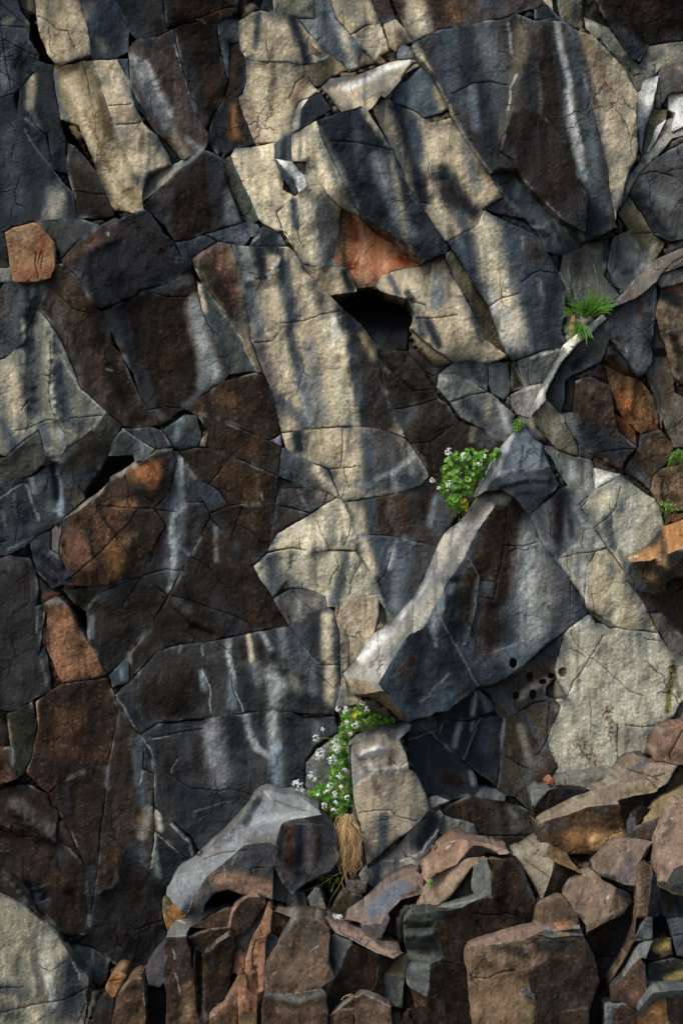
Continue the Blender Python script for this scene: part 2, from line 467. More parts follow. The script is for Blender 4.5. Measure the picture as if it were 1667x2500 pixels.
F 88.86.74 -.02 .1 .1 ; C 1130,365 1230,370 1290,410 1370,490 1300,570 1270,580 1190,430
c ; C 1200,400 1250,490 1300,470
O rock_ledge
F w .06 -.6 .2 ; C 1310,520 1410,480 1390,600 1330,800 1300,990 1280,900 1270,700 1285,590
O rock_block
F 70.68.64 .08 -.2 .2 ; C 1410,480 1460,400 1567,370 1567,560 1470,590 1420,700 1380,690 1400,580
s p 8 .5 ; C 1530,420 1567,440
O rock_block
F 105.94.68 .02 -.1 0 ; C 1380,680 1470,700 1460,760 1400,880 1340,980 1300,990 1330,800
s y 8 .6 ; C 1420,720 1450,740
O rock_ledge
F w .07 -.6 .3 ; C 1455,755 1410,880 1350,970 1340,950 1400,800
O rock_ledge
F w .09 -.4 .3 ; C 1475,600 1567,580 1567,700 1500,840 1490,830 1520,720 1480,690
O rock_ledge
F 120.115.106 .1 -.5 .5 ; C 1460,760 1530,740 1567,700 1567,810 1500,880 1400,1000 1290,1100 1270,1150 1180,1300 1150,1350 1210,1130 1280,1050 1400,880
s w 4 .8 ; C 1280,1050 1190,1250 1150,1350
s l 5 .5 ; C 1500,860 1380,990
O rock_slab
F 60.60.58 .16 -.2 .1 ; C 1260,1150 1400,1000 1567,810 F 1567,190 1480,230 1380,190 C 1280,1330 1220,1230
s k 22 .8 ; C 1300,1280 1450,1500
s 72.76.80 16 .7 ; C 1480,950 1500,1020
s g 14 .5 ; C 1330,1170 1500,1300
c ; C 1250,1130 1380,1090 1500,1120
c ; C 1530,900 1540,980 1567,1020
r .03 9 ; C 1350,1300 1440,1420 1500,1500
O rock_block
F 112.104.82 .04 0 0 ; C 1150,1360 1180,1280 1220,1240 1300,1350 1380,1490 F 1450,250 1340,380 1300,290 1230,180
s w 6 .7 ; F 1390,240 1340,350
c ; F 1220,180 1400,180
O rock_block
F 98.100.98 -.02 .05 .1 ; F 1080,400 1120,200 1220,160 1240,200 1330,310 1340,390 1270,460 1200,550 1130,530
s l 12 .6 ; F 1220,320 1280,330
s n 14 .6 ; F 1130,300 1130,380
s w 6 .6 ; F 1310,380 1270,430
s k 8 .6 ; F 1190,430 1230,420
O rock_block
F 88.88.83 -.02 -.1 .05 ; F 785,400 800,320 920,270 1090,215 1095,300 1060,450 1170,580 1100,640 850,650 820,550 785,440
s b 14 .4 ; F 900,330 900,450
s l 6 .6 ; F 950,260 1000,300
s k 10 .7 ; F 1080,240 1080,330
# ---- centre
O rock_slab
F c -.1 0 .15 ; E 870,30 1000,80 1200,210 1385,385 1250,410 1130,450 1090,520 970,530 920,420 820,390 830,260 865,150
s 105.82.42 8 .85 ; E 910,140 880,300 890,370
s 165.68.22 14 .7 ; E 1320,350 1240,340
s 165.68.22 10 .7 ; E 900,380 1000,400
s 190.150.115 12 .45 ; E 1020,100 1000,480
s 190.150.115 8 .35 ; E 1150,200 1150,400
s 120.45.25 10 .5 ; E 920,60 960,220
O rock_block
F 138.122.92 .1 .0 0 ; E 620,380 740,400 900,400 920,430 970,550 830,570 800,580 700,480 630,400
s k 9 .9 ; E 885,420 930,540
s T 10 .6 ; E 830,420 850,550
O rock_slab
F t .14 0 0 ; E 1090,520 1130,450 1250,410 1400,385 1530,335 F 55,340 110,470 200,620 300,850 440,960 360,1005 200,990 100,1010 40,950 0,930 E 1380,850 1300,790 1340,700 1290,600 1200,575 1120,550
s n 8 .8 ; E 1180,460 1230,560
s T 20 .5 ; E 1300,430 1380,620
s g 9 .8 ; E 1480,420 1450,640
s n 14 .7 ; E 1500,560 F 10,600
s k 12 .9 ; E 1420,740 1490,900
s n 8 .8 ; E 1360,730 1400,830
s T 20 .55 ; F 120,560 220,920
s g 14 .6 ; F 20,500 0,640
s n 10 .6 ; F 230,720 290,850
s l 5 .6 ; F 160,540 240,700
s k 10 .7 ; E 1320,610 1290,560
c ; E 1290,600 1400,640 1430,680
c ; E 1340,725 F 0,720 120,700
O rock_ledge
F y .06 .8 0 ; F 55,300 90,290 200,450 330,650 460,910 450,965 370,1000 300,850 200,620 110,470
s 100.92.74 6 .6 ; F 150,500 400,900
O rock_slab
F n .1 0 0 ; F 75,240 160,180 240,140 300,30 410,90 560,160 640,200 700,300 780,440 830,560 820,700 790,800 820,880 700,920 590,960 480,990 450,970 330,660 200,450 90,290
s T 34 .95 ; F 290,130 370,450 480,800
s T 22 .9 ; F 300,90 350,180
s 168.160.142 28 .9 ; F 440,700 520,900
s w 7 .7 ; F 340,520 370,680
s n 12 .85 ; F 180,200 205,420
s b 20 .6 ; F 600,250 640,350
s l 7 .5 ; F 650,480 680,600
s l 4 .6 ; F 540,200 550,280
s k 26 .7 ; F 740,500 730,850
s g 8 .5 ; F 140,220 160,260
c ; F 325,655 400,600 520,565
c ; F 540,490 650,420 780,440
# cave
O rock_slab
F 100.88.74 .1 -.25 0 ; D 1215,345 1390,230 E 170,245 240,470 270,700 290,850 370,1070 340,1070 250,900 160,760 0,520 D 1240,400
s 88.52.48 26 .8 ; E 60,330 170,600
s b 18 .7 ; E 10,400 170,700
s p 8 .8 ; D 1230,340 1390,240
s 120.75.62 8 .6 ; E 100,320 90,400
O rock_slab
F t .04 0 -.02 ; E 175,245 280,265 520,265 600,340 700,480 800,580 880,660 1000,760 1090,880 1110,970 1130,1120 1200,1320 1300,1480 1130,1430 1000,1412 820,1420 650,1430 490,1445 430,1200 370,1070 290,850 270,700 240,470
s n 10 .9 ; E 200,260 230,450
s g 14 .8 ; E 270,280 290,460
s k 16 .95 ; E 340,280 370,460
s k 12 .8 ; E 420,280 480,300
s n 17 .9 ; E 490,380 560,730
s g 24 .85 ; E 270,500 330,800
s 105.96.92 26 .9 ; E 320,850 430,1350
s n 14 .7 ; E 480,1250 640,1400
s T 44 .9 ; E 850,700 880,1000 900,1400
s T 20 .6 ; E 650,500 700,650
s T 12 .6 ; E 430,500 470,720
s 92.88.78 15 .8 ; E 700,500 770,700
s n 12 .75 ; E 540,790 600,1050
s g 18 .8 ; E 620,1100 670,1400
s T 10 .7 ; E 480,830 520,1100
s g 18 .6 ; E 660,900 740,1350
s k 26 .95 ; E 900,680 1000,900 1040,1400
s n 14 .8 ; E 930,900 990,1250
s 52.46.42 34 .9 ; E 1040,880 1140,1400
s y 10 .7 ; E 1000,830 1080,980
s w 8 .8 ; E 820,730 840,850
s w 2.5 .8 ; E 235,470 260,600 285,700
s w 3 .6 ; E 340,740 430,850
s w 5 .7 ; E 470,350 400,465
s l 3 .7 ; E 500,960 600,1180 670,1400
s l 4 .5 ; E 230,465 330,480 440,480
c ; E 490,755 580,748 650,735 730,700 850,680
c ; E 330,880 430,870 470,820
r .03 10 ; E 240,480 350,480 450,470 470,350
r .02 12 ; E 830,750 900,850 920,1020
r -.02 10 ; E 560,800 650,1180 
r .015 6 ; E 860,950 950,1010
O rock_block
F n .08 0 .1 ; E 0,185 80,165 240,110 290,200 250,260 75,230
s g 16 .6 ; E 180,170 240,180
s l 4 .6 ; E 95,180 85,230
O rock_block
F 72.78.78 .05 .2 0 ; E 250,112 340,120 350,150 320,200 290,200
s l 3 .7 ; E 280,200 330,190
O rock_block
F 48.50.50 .08 .1 .2 ; E 380,130 480,180 530,260 400,262 280,265 340,190
s w 4 .7 ; E 260,260 340,205
s g 10 .7 ; E 480,200 520,250
O rock_slab
F 54.47.41 .0 .12 .02 ; E 1100,890 1200,925 1290,930 1400,1060 1500,1240 F 60,1260 140,1380 300,1440 440,1510 I 400,260 250,560 130,680 H 1567,400 1500,400 1430,420 1390,330 1310,215 1270,180 E 1220,1400 1130,1120
s 70.62.52 16 .5 ; E 1150,1150 1250,1300
s n 16 .6 ; E 1330,1300 1250,1400
s t 6 .5 ; E 1120,1000 1170,1070
s n 20 .6 ; F 250,1480 320,1500
s t 8 .6 ; F 230,1420 220,1500
s 52.42.40 25 .6 ; H 1450,280 1520,200
c ; E 1190,1310 1350,1280 1500,1235
c ; E 1105,950 1150,1020 1200,1060 1260,1120 1330,1190 1480,1170
c ; E 1280,930 1280,1000
c ; H 1310,215 1440,210 1567,110
c ; F 0,1450 60,1420
r -.03 6 ; E 1105,950 1150,1020 1200,1060
r .03 8 ; E 1300,1100 1380,1200
O rock_block
F 78.80.80 .02 0 .2 ; F 10,1080 60,1040 110,1010 200,990 325,1015 325,1190 200,1120 100,1075
s k 12 .6 ; F 220,1030 270,1120
s l 6 .5 ; F 60,1060 130,1040
O rock_block
F 84.88.88 .0 0 .1 ; F 330,1010 370,1010 460,995 460,1190 420,1250 350,1200 325,1150
s l 5 .7 ; F 335,1030 325,1150
s 120.114.90 8 .6 ; F 440,1020 450,1060
O rock_block
F m -.02 0 .1 ; F 465,1000 500,1000 560,1160 470,1200
O rock_block
F 72.74.72 .06 .1 .4 ; F 500,990 600,960 800,900 810,940 730,1060 690,1130 560,1160
s w 4 .85 ; F 600,975 780,925
s t 8 .5 ; F 720,1000 760,960
O rock_block
F 104.104.96 .04 -.05 .1 ; F 10,1085 100,1075 200,1120 325,1195 200,1215 80,1260 30,1200 0,1160
s w 5 .6 ; F 20,1110 60,1120
s n 10 .5 ; F 130,1110 120,1200
O rock_block
F 84.86.84 .04 0 .1 ; F 80,1260 200,1215 320,1195 420,1270 500,1370 490,1430 440,1505 300,1430 150,1360
s l 10 .8 ; F 400,1260 450,1430
s t 9 .6 ; F 330,1220 320,1370
s k 16 .7 ; F 180,1270 260,1340
O rock_block
F 108.104.96 .1 .2 .2 ; F 470,1210 560,1165 690,1130 650,1230 590,1360 500,1340 470,1270
s w 5 .6 ; F 540,1180 650,1150
O rock_ledge
F 196.188.168 .31 -.4 .4 ; F 590,1360 650,1220 760,1000 850,850 1000,740 1060,690 1080,720 1000,800 900,880 800,1010 690,1200 690,1240 600,1350
s w 5 .7 ; F 620,1290 700,1130 850,860
s g 4 .4 ; F 870,950 970,830
O rock_ledge
F 88.80.74 .3 -.4 .7 ; F 1080,680 1300,440 1400,340 1567,190 1567,330 1430,440 1400,480 1280,590 1100,670 1050,700
s 120.108.92 6 .4 ; F 1330,450 1400,400
s 110.78.62 10 .5 ; F 1180,600 1240,560
c ; F 1430,440 1500,370 1567,330
# ---- right mass
O rock_slab
F 66.68.72 .26 -.05 0 ; F 1060,690 1280,590 1400,490 1390,700 1370,900 1380,1000 1330,1080 1280,1100 1180,950 1080,780
s r 9 .95 ; F 1300,630 1295,690
s k 16 .6 ; F 1340,720 1360,900
s 85.82.76 20 .6 ; F 1180,850 1250,1000
s w 2 .7 ; F 1205,915 1212,935
c ; F 1400,490 1350,600 1360,640
c ; F 1270,780 1330,850 1370,900
r .03 10 ; F 1090,780 1180,920 1280,1060
H a 78.82.85 0 .5 ; F 1060,700 ; F 1050,1000 ; F 690,1210 790,1010 900,890 980,800 1060,700 1100,850 1050,1000 880,1080 820,1120 810,1250 780,1320
s 88.90.94 10 .8 ; F 900,900 1000,800
s k 14 .8 ; F 880,1020 1010,930
s 85.95.100 14 .6 ; F 720,1190 790,1120
s 92.80.66 10 .6 ; F 960,980 1080,880
O rock_block
F 72.55.48 .22 -.1 -.1 ; F 880,1120 980,1090 1100,1150 1130,1330 1160,1450 I 1280,240 1190,330 1180,390 1100,345 960,280 F 880,1350 870,1250
s k 30 .9 ; I 950,150 1180,280
s n 10 .6 ; F 880,1350 I 960,260
s 90.72.64 12 .5 ; F 1000,1180 1060,1230
s k 10 .6 ; F 950,1100 1070,1110
r .02 8 ; F 950,1180 1040,1260
c ; I 1060,270 1160,255 1260,250
O rock_block
F 120.78.42 .16 .2 0 ; F 1060,1000 1180,1080 1280,1110 1390,1230 1410,1440 1300,1460 1270,1440 1150,1300 1110,1170
s 160.125.80 9 .8 ; F 1330,1110 1370,1240
s 85.70.45 14 .8 ; F 1080,1030 1180,1090
s 150.75.30 12 .7 ; F 1150,1200 1250,1330
r .03 7 ; F 1250,1110 1230,1300
H a 165.85.35 0 -.5 ; F 1320,1310 ; F 1300,1460 ; F 1320,1310 1360,1320 1420,1440 1300,1460
O rock_block
F 125.62.30 .14 -.1 .1 ; F 1130,1330 1200,1370 1260,1450 1280,1530 1150,1440
O rock_column
F 96.86.76 .18 .1 0 ; F 1330,1060 1380,960 1470,970 1520,1200 1567,1320 I 1567,240 1510,240 1440,60 F 1430,1440 1410,1300
s l 4 .5 ; F 1330,1080 1390,1200 1440,1330
s 80.70.60 16 .5 ; F 1450,1100 1500,1400
O rock_column
F 100.80.66 .24 .2 0 ; F 1430,530 1567,440 1567,1300 1510,1100 1460,900 1430,830 1400,640
s 130.115.88 14 .6 ; F 1470,620 1500,780
s k 14 .7 ; F 1430,560 1530,620
s 150.85.60 8 .5 ; F 1550,480 1560,560
s b 12 .6 ; F 1500,850 1560,950
r .04 10 ; F 1440,650 1500,800
r .03 8 ; F 1500,900 1550,1150
O rock_block
F 62.60.62 .3 -.2 .3 ; F 1430,440 1567,330 1567,450 1430,530 1400,490
s 100.88.70 5 .6 ; F 1440,520 1560,440
O rock_block
F 84.66.52 .16 0 0 ; I 1290,160 1430,120 1510,240 1470,340 1420,380 1370,440 1360,510 1290,450 1190,400 1280,250
s n 16 .7 ; I 1220,350 1330,460
s 110.80.58 14 .4 ; I 1370,200 1430,260
O rock_block
F 104.80.60 .2 -.1 .1 ; I 1430,370 1567,310 1567,620 1500,650 1420,600 1390,570 1370,480
s 75.58.46 10 .6 ; I 1450,560 1530,560
c ; I 1370,430 1450,430 1430,510
c ; I 1440,450 1520,560

O rock_hollow
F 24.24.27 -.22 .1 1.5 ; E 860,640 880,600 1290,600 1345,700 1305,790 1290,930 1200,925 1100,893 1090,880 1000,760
r .03 12 ; E 950,700 1100,800 1200,900
O rock_block
F 165.152.120 .2 -.1 0 ; F 600,1350 700,1245 790,1330 I 810,80 750,190 735,225 690,170 600,60
s 135.125.100 7 .6 ; F 700,1350 I 730,150
H a 130.120.92 0 .3 ; I 810,80 ; I 750,190 ; I 810,80 850,150 900,230 900,300 740,230 750,190
O rock_block
F 84.88.90 .18 .05 0 ; F 790,1330 870,1320 I 960,190 1000,290 975,315 900,300 900,220 810,60
s 130.126.112 6 .6 ; F 830,1350 I 920,230
O rock_block
F 84.92.100 .22 .0 .25 ; I 500,150 570,120 620,180 670,220 690,280 720,360 640,370 600,380 450,390 400,420 430,330
s 95.104.112 16 .5 ; I 560,280 600,330
s k 3 .7 ; I 545,230 530,370
r .02 4 ; I 660,220 650,350
H a k 0 -.5 ; I 450,390 ; I 640,370 ; I 300,520 350,450 450,390 600,380 640,370 720,360 780,480 590,670 520,590 480,545 400,510
s 58.66.70 20 .6 ; I 450,430 650,450
r .03 6 ; I 400,480 560,440 700,440
r .02 5 ; I 500,520 620,520 
c ; I 590,210 650,270
H a l 0 .9 ; I 400,420 ; I 500,150 ; I 230,560 280,480 370,300 430,220 500,140 560,110 500,150 430,330 400,420 350,450 300,520 280,540
s w 6 .7 ; I 260,520 370,310
s 88.92.96 5 .7 ; I 420,330 490,190
O rock_block
F 132.132.126 .14 0 .05 ; I 585,680 790,500 830,480 920,630 1000,755 940,770 860,860 780,940 760,970 650,830
s 64.52.50 17 .95 ; I 790,540 770,800
s k 12 .6 ; I 780,820 780,920
s w 6 .8 ; I 880,620 940,740
s n 8 .7 ; I 820,520 860,800
s 98.98.96 10 .6 ; I 660,700 700,820
O rock_block
F 128.126.114 .12 .05 .1 ; I 680,230 760,250 880,300 990,330 1000,400 1010,500 920,620 840,490 770,400 720,300
s w 9 .7 ; I 860,340 860,430
s w 4 .8 ; I 680,225 850,290 980,325
s w 7 .5 ; I 960,350 950,500
s g 8 .6 ; I 730,280 800,440
c ; I 1000,340 990,440 1010,510 910,600
O rock_block
F 205.200.188 .14 -.1 .5 ; I 1000,370 1080,390 1180,410 1120,430 1010,500
O rock_slab
F 146.142.124 .12 0 0 ; I 1010,500 1130,430 1190,420 1300,520 1420,610 1450,750 1380,850 1300,910 1210,940 1190,1030 1080,880 1000,750 920,630
s T 16 .6 ; I 960,610 1080,560
s n 13 .75 ; I 1080,690 1120,860
s w 9 .5 ; I 1120,480 1180,440
s g 10 .6 ; I 1160,560 1180,640
s w 12 .35 ; I 1250,600 1220,880
s 128.122.104 20 .5 ; I 1380,700 1280,860
s k 6 .6 ; I 1160,900 1200,1000
c ; I 1000,755 1080,700 1140,630 1170,490
c ; I 1030,500 1130,440
O rock_block
F 150.145.130 .1 0 0 ; I 780,940 870,860 940,770 1000,760 1080,880 1010,910 955,1000 940,1200 860,1110 760,975
s w 7 .8 ; I 960,1000 930,1180
s w 8 .5 ; I 850,870 1050,860
s g 7 .7 ; I 900,980 890,1060
c ; I 770,950 900,920 1010,905 1090,890
c ; I 940,770 920,860 940,910
O rock_slab
F 152.140.112 .13 0 -.05 ; I 955,1000 1010,910 1090,880 1200,1040 1330,1260 1410,1420 1280,1410 1150,1390 1080,1340 950,1260 945,1230
s w 5 .8 ; I 950,1030 945,1230
s g 10 .7 ; I 1110,1000 1120,1060
s g 16 .5 ; I 1200,1100 1330,1350
s w 8 .4 ; I 1130,1150 1150,1330
s T 16 .5 ; I 1020,1000 1040,1250
H a 112.106.80 0 1.4 ; I 950,1260 ; I 1150,1390 ; I 950,1260 1080,1340 1150,1390 1060,1372 980,1310
O rock_slab
F 162.106.54 .34 -.5 .7 ; I 1210,945 1300,910 1380,860 1450,750 1567,620 1567,830 1500,910 1400,950 1330,965 1240,975
s w 3 .95 ; I 1262,935 1282,930
s 140.88.42 10 .5 ; I 1400,930 1560,800
H a 54.44.33 0 .3 ; I 1240,975 ; I 1400,950 ; I 1215,950 1240,975 1330,970 1400,955 1500,910 1567,840 1567,1000 1480,1100 1430,1170 1370,1180 1260,1150 1200,1050
s 100.70.32 14 .8 ; I 1280,1060 1380,1080
s 165.125.82 13 .9 ; I 1430,960 1480,980
s n 12 .7 ; I 1220,990 1300,1130
s k 14 .7 ; I 1500,980 1560,900
O rock_slab
F 64.52.47 .16 .1 0 ; I 1260,1150 1370,1180 1440,1170 1500,1070 1567,1010 1567,1567 1500,1400 1430,1290 1350,1300
s 110.68.32 9 .7 ; I 1350,1210 1400,1230
s n 14 .6 ; I 1300,1180 1370,1270
O rock_column
F 96.88.76 .1 .1 0 ; I 1350,1300 1430,1290 1500,1400 1567,1567 L 1567,400 1500,270 1420,110 I 1410,1420
s 112.106.92 8 .5 ; I 1400,1310 1540,1560
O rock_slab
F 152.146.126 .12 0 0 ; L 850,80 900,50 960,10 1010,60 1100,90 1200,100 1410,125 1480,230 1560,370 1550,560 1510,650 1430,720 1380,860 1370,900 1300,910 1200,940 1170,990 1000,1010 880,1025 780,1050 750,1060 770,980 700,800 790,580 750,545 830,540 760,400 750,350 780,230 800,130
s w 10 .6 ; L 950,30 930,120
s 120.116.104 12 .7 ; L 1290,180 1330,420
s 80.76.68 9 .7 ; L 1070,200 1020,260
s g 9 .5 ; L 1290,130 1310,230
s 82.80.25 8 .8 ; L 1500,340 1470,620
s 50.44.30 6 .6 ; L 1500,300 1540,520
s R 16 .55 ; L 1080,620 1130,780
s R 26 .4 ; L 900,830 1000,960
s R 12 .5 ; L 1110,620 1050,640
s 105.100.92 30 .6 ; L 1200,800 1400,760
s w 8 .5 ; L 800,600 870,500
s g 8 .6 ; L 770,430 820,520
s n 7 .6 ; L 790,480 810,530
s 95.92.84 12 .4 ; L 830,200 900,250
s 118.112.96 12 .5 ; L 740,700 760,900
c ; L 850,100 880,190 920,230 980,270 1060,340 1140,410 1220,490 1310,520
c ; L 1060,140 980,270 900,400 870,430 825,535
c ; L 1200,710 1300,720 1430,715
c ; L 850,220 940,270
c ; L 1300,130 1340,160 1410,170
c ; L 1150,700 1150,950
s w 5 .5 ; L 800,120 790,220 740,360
O rock_block
F 66.60.55 .03 0 0 ; L 350,460 480,380 560,320 700,200 800,130 780,230 750,350 760,400 690,470 690,520 760,540 620,560 480,640 390,650 370,580 340,520 250,470
s 130.120.104 10 .8 ; L 530,530 600,470 700,420
s n 14 .6 ; L 400,520 480,600
s 100.90.80 10 .5 ; L 740,350 760,380
s k 6 .7 ; L 700,510 740,450
s k 10 .9 ; L 380,450 500,380
O rock_block
F k .04 0 .1 ; L 0,640 100,540 240,490 255,470 350,560 370,610 270,655 200,680 0,680
s w 4 .8 ; L 245,500 230,640
s l 7 .6 ; L 240,540 225,640
s g 12 .7 ; L 280,500 330,600
s b 12 .6 ; L 180,540 120,620
s l 3 .5 ; L 50,600 130,550 240,490
O rock_slab
F k .06 .12 0 ; L 0,680 200,680 270,660 430,650 410,800 380,1110 330,1060 220,990 160,930 80,860 0,800
s u 8 .7 ; L 140,710 110,840
s l 6 .6 ; L 225,690 220,740
s n 22 .6 ; L 330,700 300,850
s 62.56.42 8 .6 ; L 380,780 370,840
s w 2 .4 ; L 270,670 170,930
s w 2.5 .6 ; L 425,660 410,800 395,1050
r .02 5 ; L 270,665 220,800 170,930
O rock_slab
F 64.57.51 .08 .1 0 ; L 440,650 560,600 650,560 750,545 790,590 700,800 770,980 750,1060 690,1100 600,1110 600,1250 480,1160 380,1110 400,950
s 120.112.98 10 .7 ; L 530,720 590,940
s 88.64.46 9 .7 ; L 480,690 460,880
s n 10 .6 ; L 570,660 690,850
s 110.106.98 9 .6 ; L 750,600 780,620
s 90.68.50 8 .5 ; L 620,640 670,780
s 82.84.84 16 .5 ; L 560,1080 640,950
s l 3 .6 ; L 430,660 400,900 385,1090
c ; L 555,640 600,760 650,850
c ; L 720,560 700,800 650,890
c ; L 700,790 740,880 770,960
c ; L 440,910 500,950 560,980
O rock_slab
F k .1 0 .05 ; K 1290,760 1330,680 1420,660 1560,620 L 0,800 80,860 170,940 250,1040 260,1100 200,1150 90,1190 0,1160 K 1400,1170 1350,1020 1290,900
s 62.46.34 18 .7 ; L 60,1050 130,1070
s l 2 .6 ; K 1370,700 1450,760 1560,870
s l 2 .5 ; K 1290,800 1370,780 1480,740
s l 7 .8 ; L 215,1010 230,1080
s n 14 .7 ; K 1330,720 1450,700
c ; K 1370,760 1460,800 1560,870
s w 3 .6 ; K 1410,1175 1560,1190
O rock_ledge
F 76.76.74 .1 0 .5 ; L 200,1110 260,1105 380,1120 440,1160 430,1190 280,1175 230,1155
O rock_slab
F 56.50.45 .12 .05 .05 ; L 20,1240 200,1160 280,1180 430,1200 600,1260 630,1440 480,1520 430,1500 300,1460 150,1430 265,1400 240,1340 50,1280
s 72.52.36 15 .7 ; L 90,1210 250,1260
s 100.98.92 8 .7 ; L 450,1230 500,1290
s 78.78.76 18 .6 ; L 500,1350 580,1350
s 100.80.60 3 .6 ; L 40,1230 140,1180
c ; L 270,1415 430,1415 620,1410
O rock_block
F 92.86.80 .2 0 .2 ; L 0,1290 50,1280 240,1340 265,1400 230,1440 100,1440 0,1400
s l 5 .5 ; L 60,1290 70,1340
# blade
O rock_blade
F n .26 .3 0 ; I 370,610 450,610 490,560 580,680 640,800 760,970 840,1070 940,1210 950,1300 800,1430 L 820,110 700,200 560,320 480,380 350,460 260,460 240,490 120,570 60,620 0,620 K 1340,670 1310,690 1230,590 1140,490 1110,440 1200,280 1300,130 H 1390,1400 1480,1230 1510,1180 I 40,1140 100,1060 170,950 240,800
s 72.48.38 36 .95 ; I 420,650 350,850 300,1000
s 70.50.40 24 .9 ; I 480,620 500,800
s 74.52.42 28 .9 ; I 460,900 420,1150
s 58.46.42 34 .9 ; I 340,1250 330,1500
s k 40 .9 ; I 150,1150 100,1400
s k 30 .9 ; K 1380,150 1300,500
s k 40 .8 ; L 60,300 250,420
s 88.62.40 16 .6 ; I 200,1050 180,1300
s 150.150.144 44 .95 ; I 620,930 600,1150 610,1380
s l 24 .9 ; I 590,760 600,840
s 128.130.126 12 .8 ; I 20,1200 -20,1400
s 120.118.110 26 .8 ; I 680,900 700,1300
s 80.78.80 30 .8 ; I 800,1100 820,1380
s w 4 .5 ; I 560,1050 540,1150
s 105.110.112 16 .7 ; L 480,230 640,190
s g 18 .6 ; L 400,260 500,330
s n 24 .7 ; L 250,300 330,400
s l 6 .6 ; K 1450,0 1470,200
s l 3 .6 ; K 1380,560 1490,450 1560,380
s 80.56.46 16 .5 ; K 1250,380 1320,300
s 72.84.90 10 .8 ; I 90,1120 80,1160
s u 8 .7 ; I 30,1170 20,1290
s l 3 .6 ; L 370,240 560,165 720,160
s l 2.5 .5 ; I 0,1300 140,1540 L 260,460
s l 2 .5 ; I 200,950 265,1070 240,1300 180,1500
r -.03 8 ; I 60,1110 130,1100
r .015 4 ; I 200,950 265,1070 240,1300 180,1500
c ; I 445,620 430,870 400,1010 360,1210
c ; I 430,865 540,875 640,845
c ; I 270,1090 380,1100
c ; I 255,1200 350,1205
c ; I 850,1070 850,1250
H a 135.130.120 0 1.3 ; I 370,610 ; K 1300,130 ; I 430,520 400,510 300,530 150,720 60,770 0,880 H 1500,840 1430,1010 1350,1180 1210,1340 1080,1430 1020,1490 K 1010,230 960,300 885,375 900,405 1050,430 1110,440 1200,280 1300,130 H 1390,1400 1480,1230 1510,1180 I 40,1140 100,1060 170,950 240,800 370,610 450,610 490,550
s 100.96.92 12 .8 ; I 330,580 150,850 20,1080
s 168.158.138 8 .7 ; I 90,760 10,880 H 1500,880
s w 12 .9 ; H 1180,1400 K 1000,280
s w 7 .8 ; H 1440,1040 1380,1160 1240,1330
s 110.106.88 6 .6 ; H 1460,1200 K 1180,250
s w 4 .7 ; I 150,700 100,780
s l 8 .5 ; K 1200,200 1080,390
H a 132.112.84 1 -.6 ; K 890,380 ; K 1110,440 ; K 885,378 900,405 1050,430 1110,440 1140,490 1030,505 920,510 900,430
s 100.86.66 6 .5 ; K 960,440 970,500
s g 8 .6 ; K 1080,450 1110,490
H a 102.90.72 2 1.5 ; K 920,510 ; K 1140,490 ; K 950,512 1040,508 1140,490 1230,590 1310,690 1260,685 1180,610 1080,540
# pillar
O rock_column
F 140.126.104 .34 0 .05 ; K 935,1000 1060,1005 1330,1000 1420,1170 1440,1250 1370,1320 1100,1555 N 1040,560 1010,450 990,300
s 120.108.94 20 .6 ; K 1150,1050 1200,1200
s g 10 .7 ; K 960,1010 970,1060
s w 5 .6 ; K 1070,1020 980,1080
s n 14 .8 ; N 1140,260 1130,520
s 118.108.92 10 .6 ; N 1050,300 1060,520
s 165.155.135 3 .7 ; N 990,300 1015,450 1040,550
s q 8 .5 ; K 1080,1040 1110,1150
c ; K 990,1270 1080,1255 1190,1250 1215,1290 1360,1325
H a 128.116.98 0 .35 ; K 935,1000 ; K 1330,1000 ; K 910,830 960,790 1100,760 1240,800 1290,900 1300,990 1330,1000 1060,1003 935,1000
s w 11 .9 ; K 1120,860 1010,900
s w 6 .8 ; K 1040,930 1060,990
s 86.66.58 10 .8 ; K 1190,880 1180,980
s g 8 .6 ; K 930,860 960,960
s n 5 .6 ; K 960,880 1010,980
s w 5 .8 ; K 1290,960 1080,1000
r .05 8 ; K 1110,850 1000,890
H a 112.108.98 1 1.4 ; K 910,830 ; K 1240,800 ; K 910,830 960,770 1100,720 1300,685 1330,700 1240,800 1100,760 960,790
s w 8 .8 ; K 1290,710 1230,790
s 80.78.72 8 .6 ; K 1060,740 1180,710
O rock_block
F 124.118.106 .28 .05 .1 ; N 1040,580 1130,520 1360,290 1500,210 1520,250 1480,380 1350,600 1270,640 1140,700 1100,740 1045,680
s k 22 .95 ; N 1460,270 1380,420
s w 3 .95 ; N 1130,530 1280,527 1380,470 1490,330
s n 9 .8 ; N 1100,570 1100,690
s n 9 .7 ; N 1220,540 1210,620
s w 6 .8 ; N 1050,590 1060,620
O rock_block
F 135.132.126 .2 0 .4 ; K 1420,1170 1560,1190 1440,1250
# ---- middle left
O rock_block
F 80.54.39 .12 .06 .04 ; D 1180,1310 1300,1210 1430,1125 E 220,1100 345,1072 372,1075 430,1200 480,1420 H 485,155 410,195 200,105 0,35
s o 20 .25 ; E 100,1230 200,1250
s 62.48.42 26 .7 ; E 350,1150 420,1400
s 60.52.46 20 .5 ; E 150,1350 300,1430
O rock_block
F 78.54.38 .1 0 .05 ; H 0,35 200,105 410,200 485,245 470,420 300,350 170,290 0,240 G 1290,240 1330,130 1260,30
s 52.46.40 20 .8 ; H 380,240 440,380
s 98.66.44 16 .4 ; H 100,120 200,200
O rock_block
F 80.57.42 .09 0 .03 ; H 170,300 300,350 468,430 445,610 230,600 150,610 110,530 30,480
s 52.46.42 13 .8 ; H 430,450 420,600
s 100.70.48 22 .35 ; H 150,400 300,520
s w 2 .9 ; H 365,545 367,570
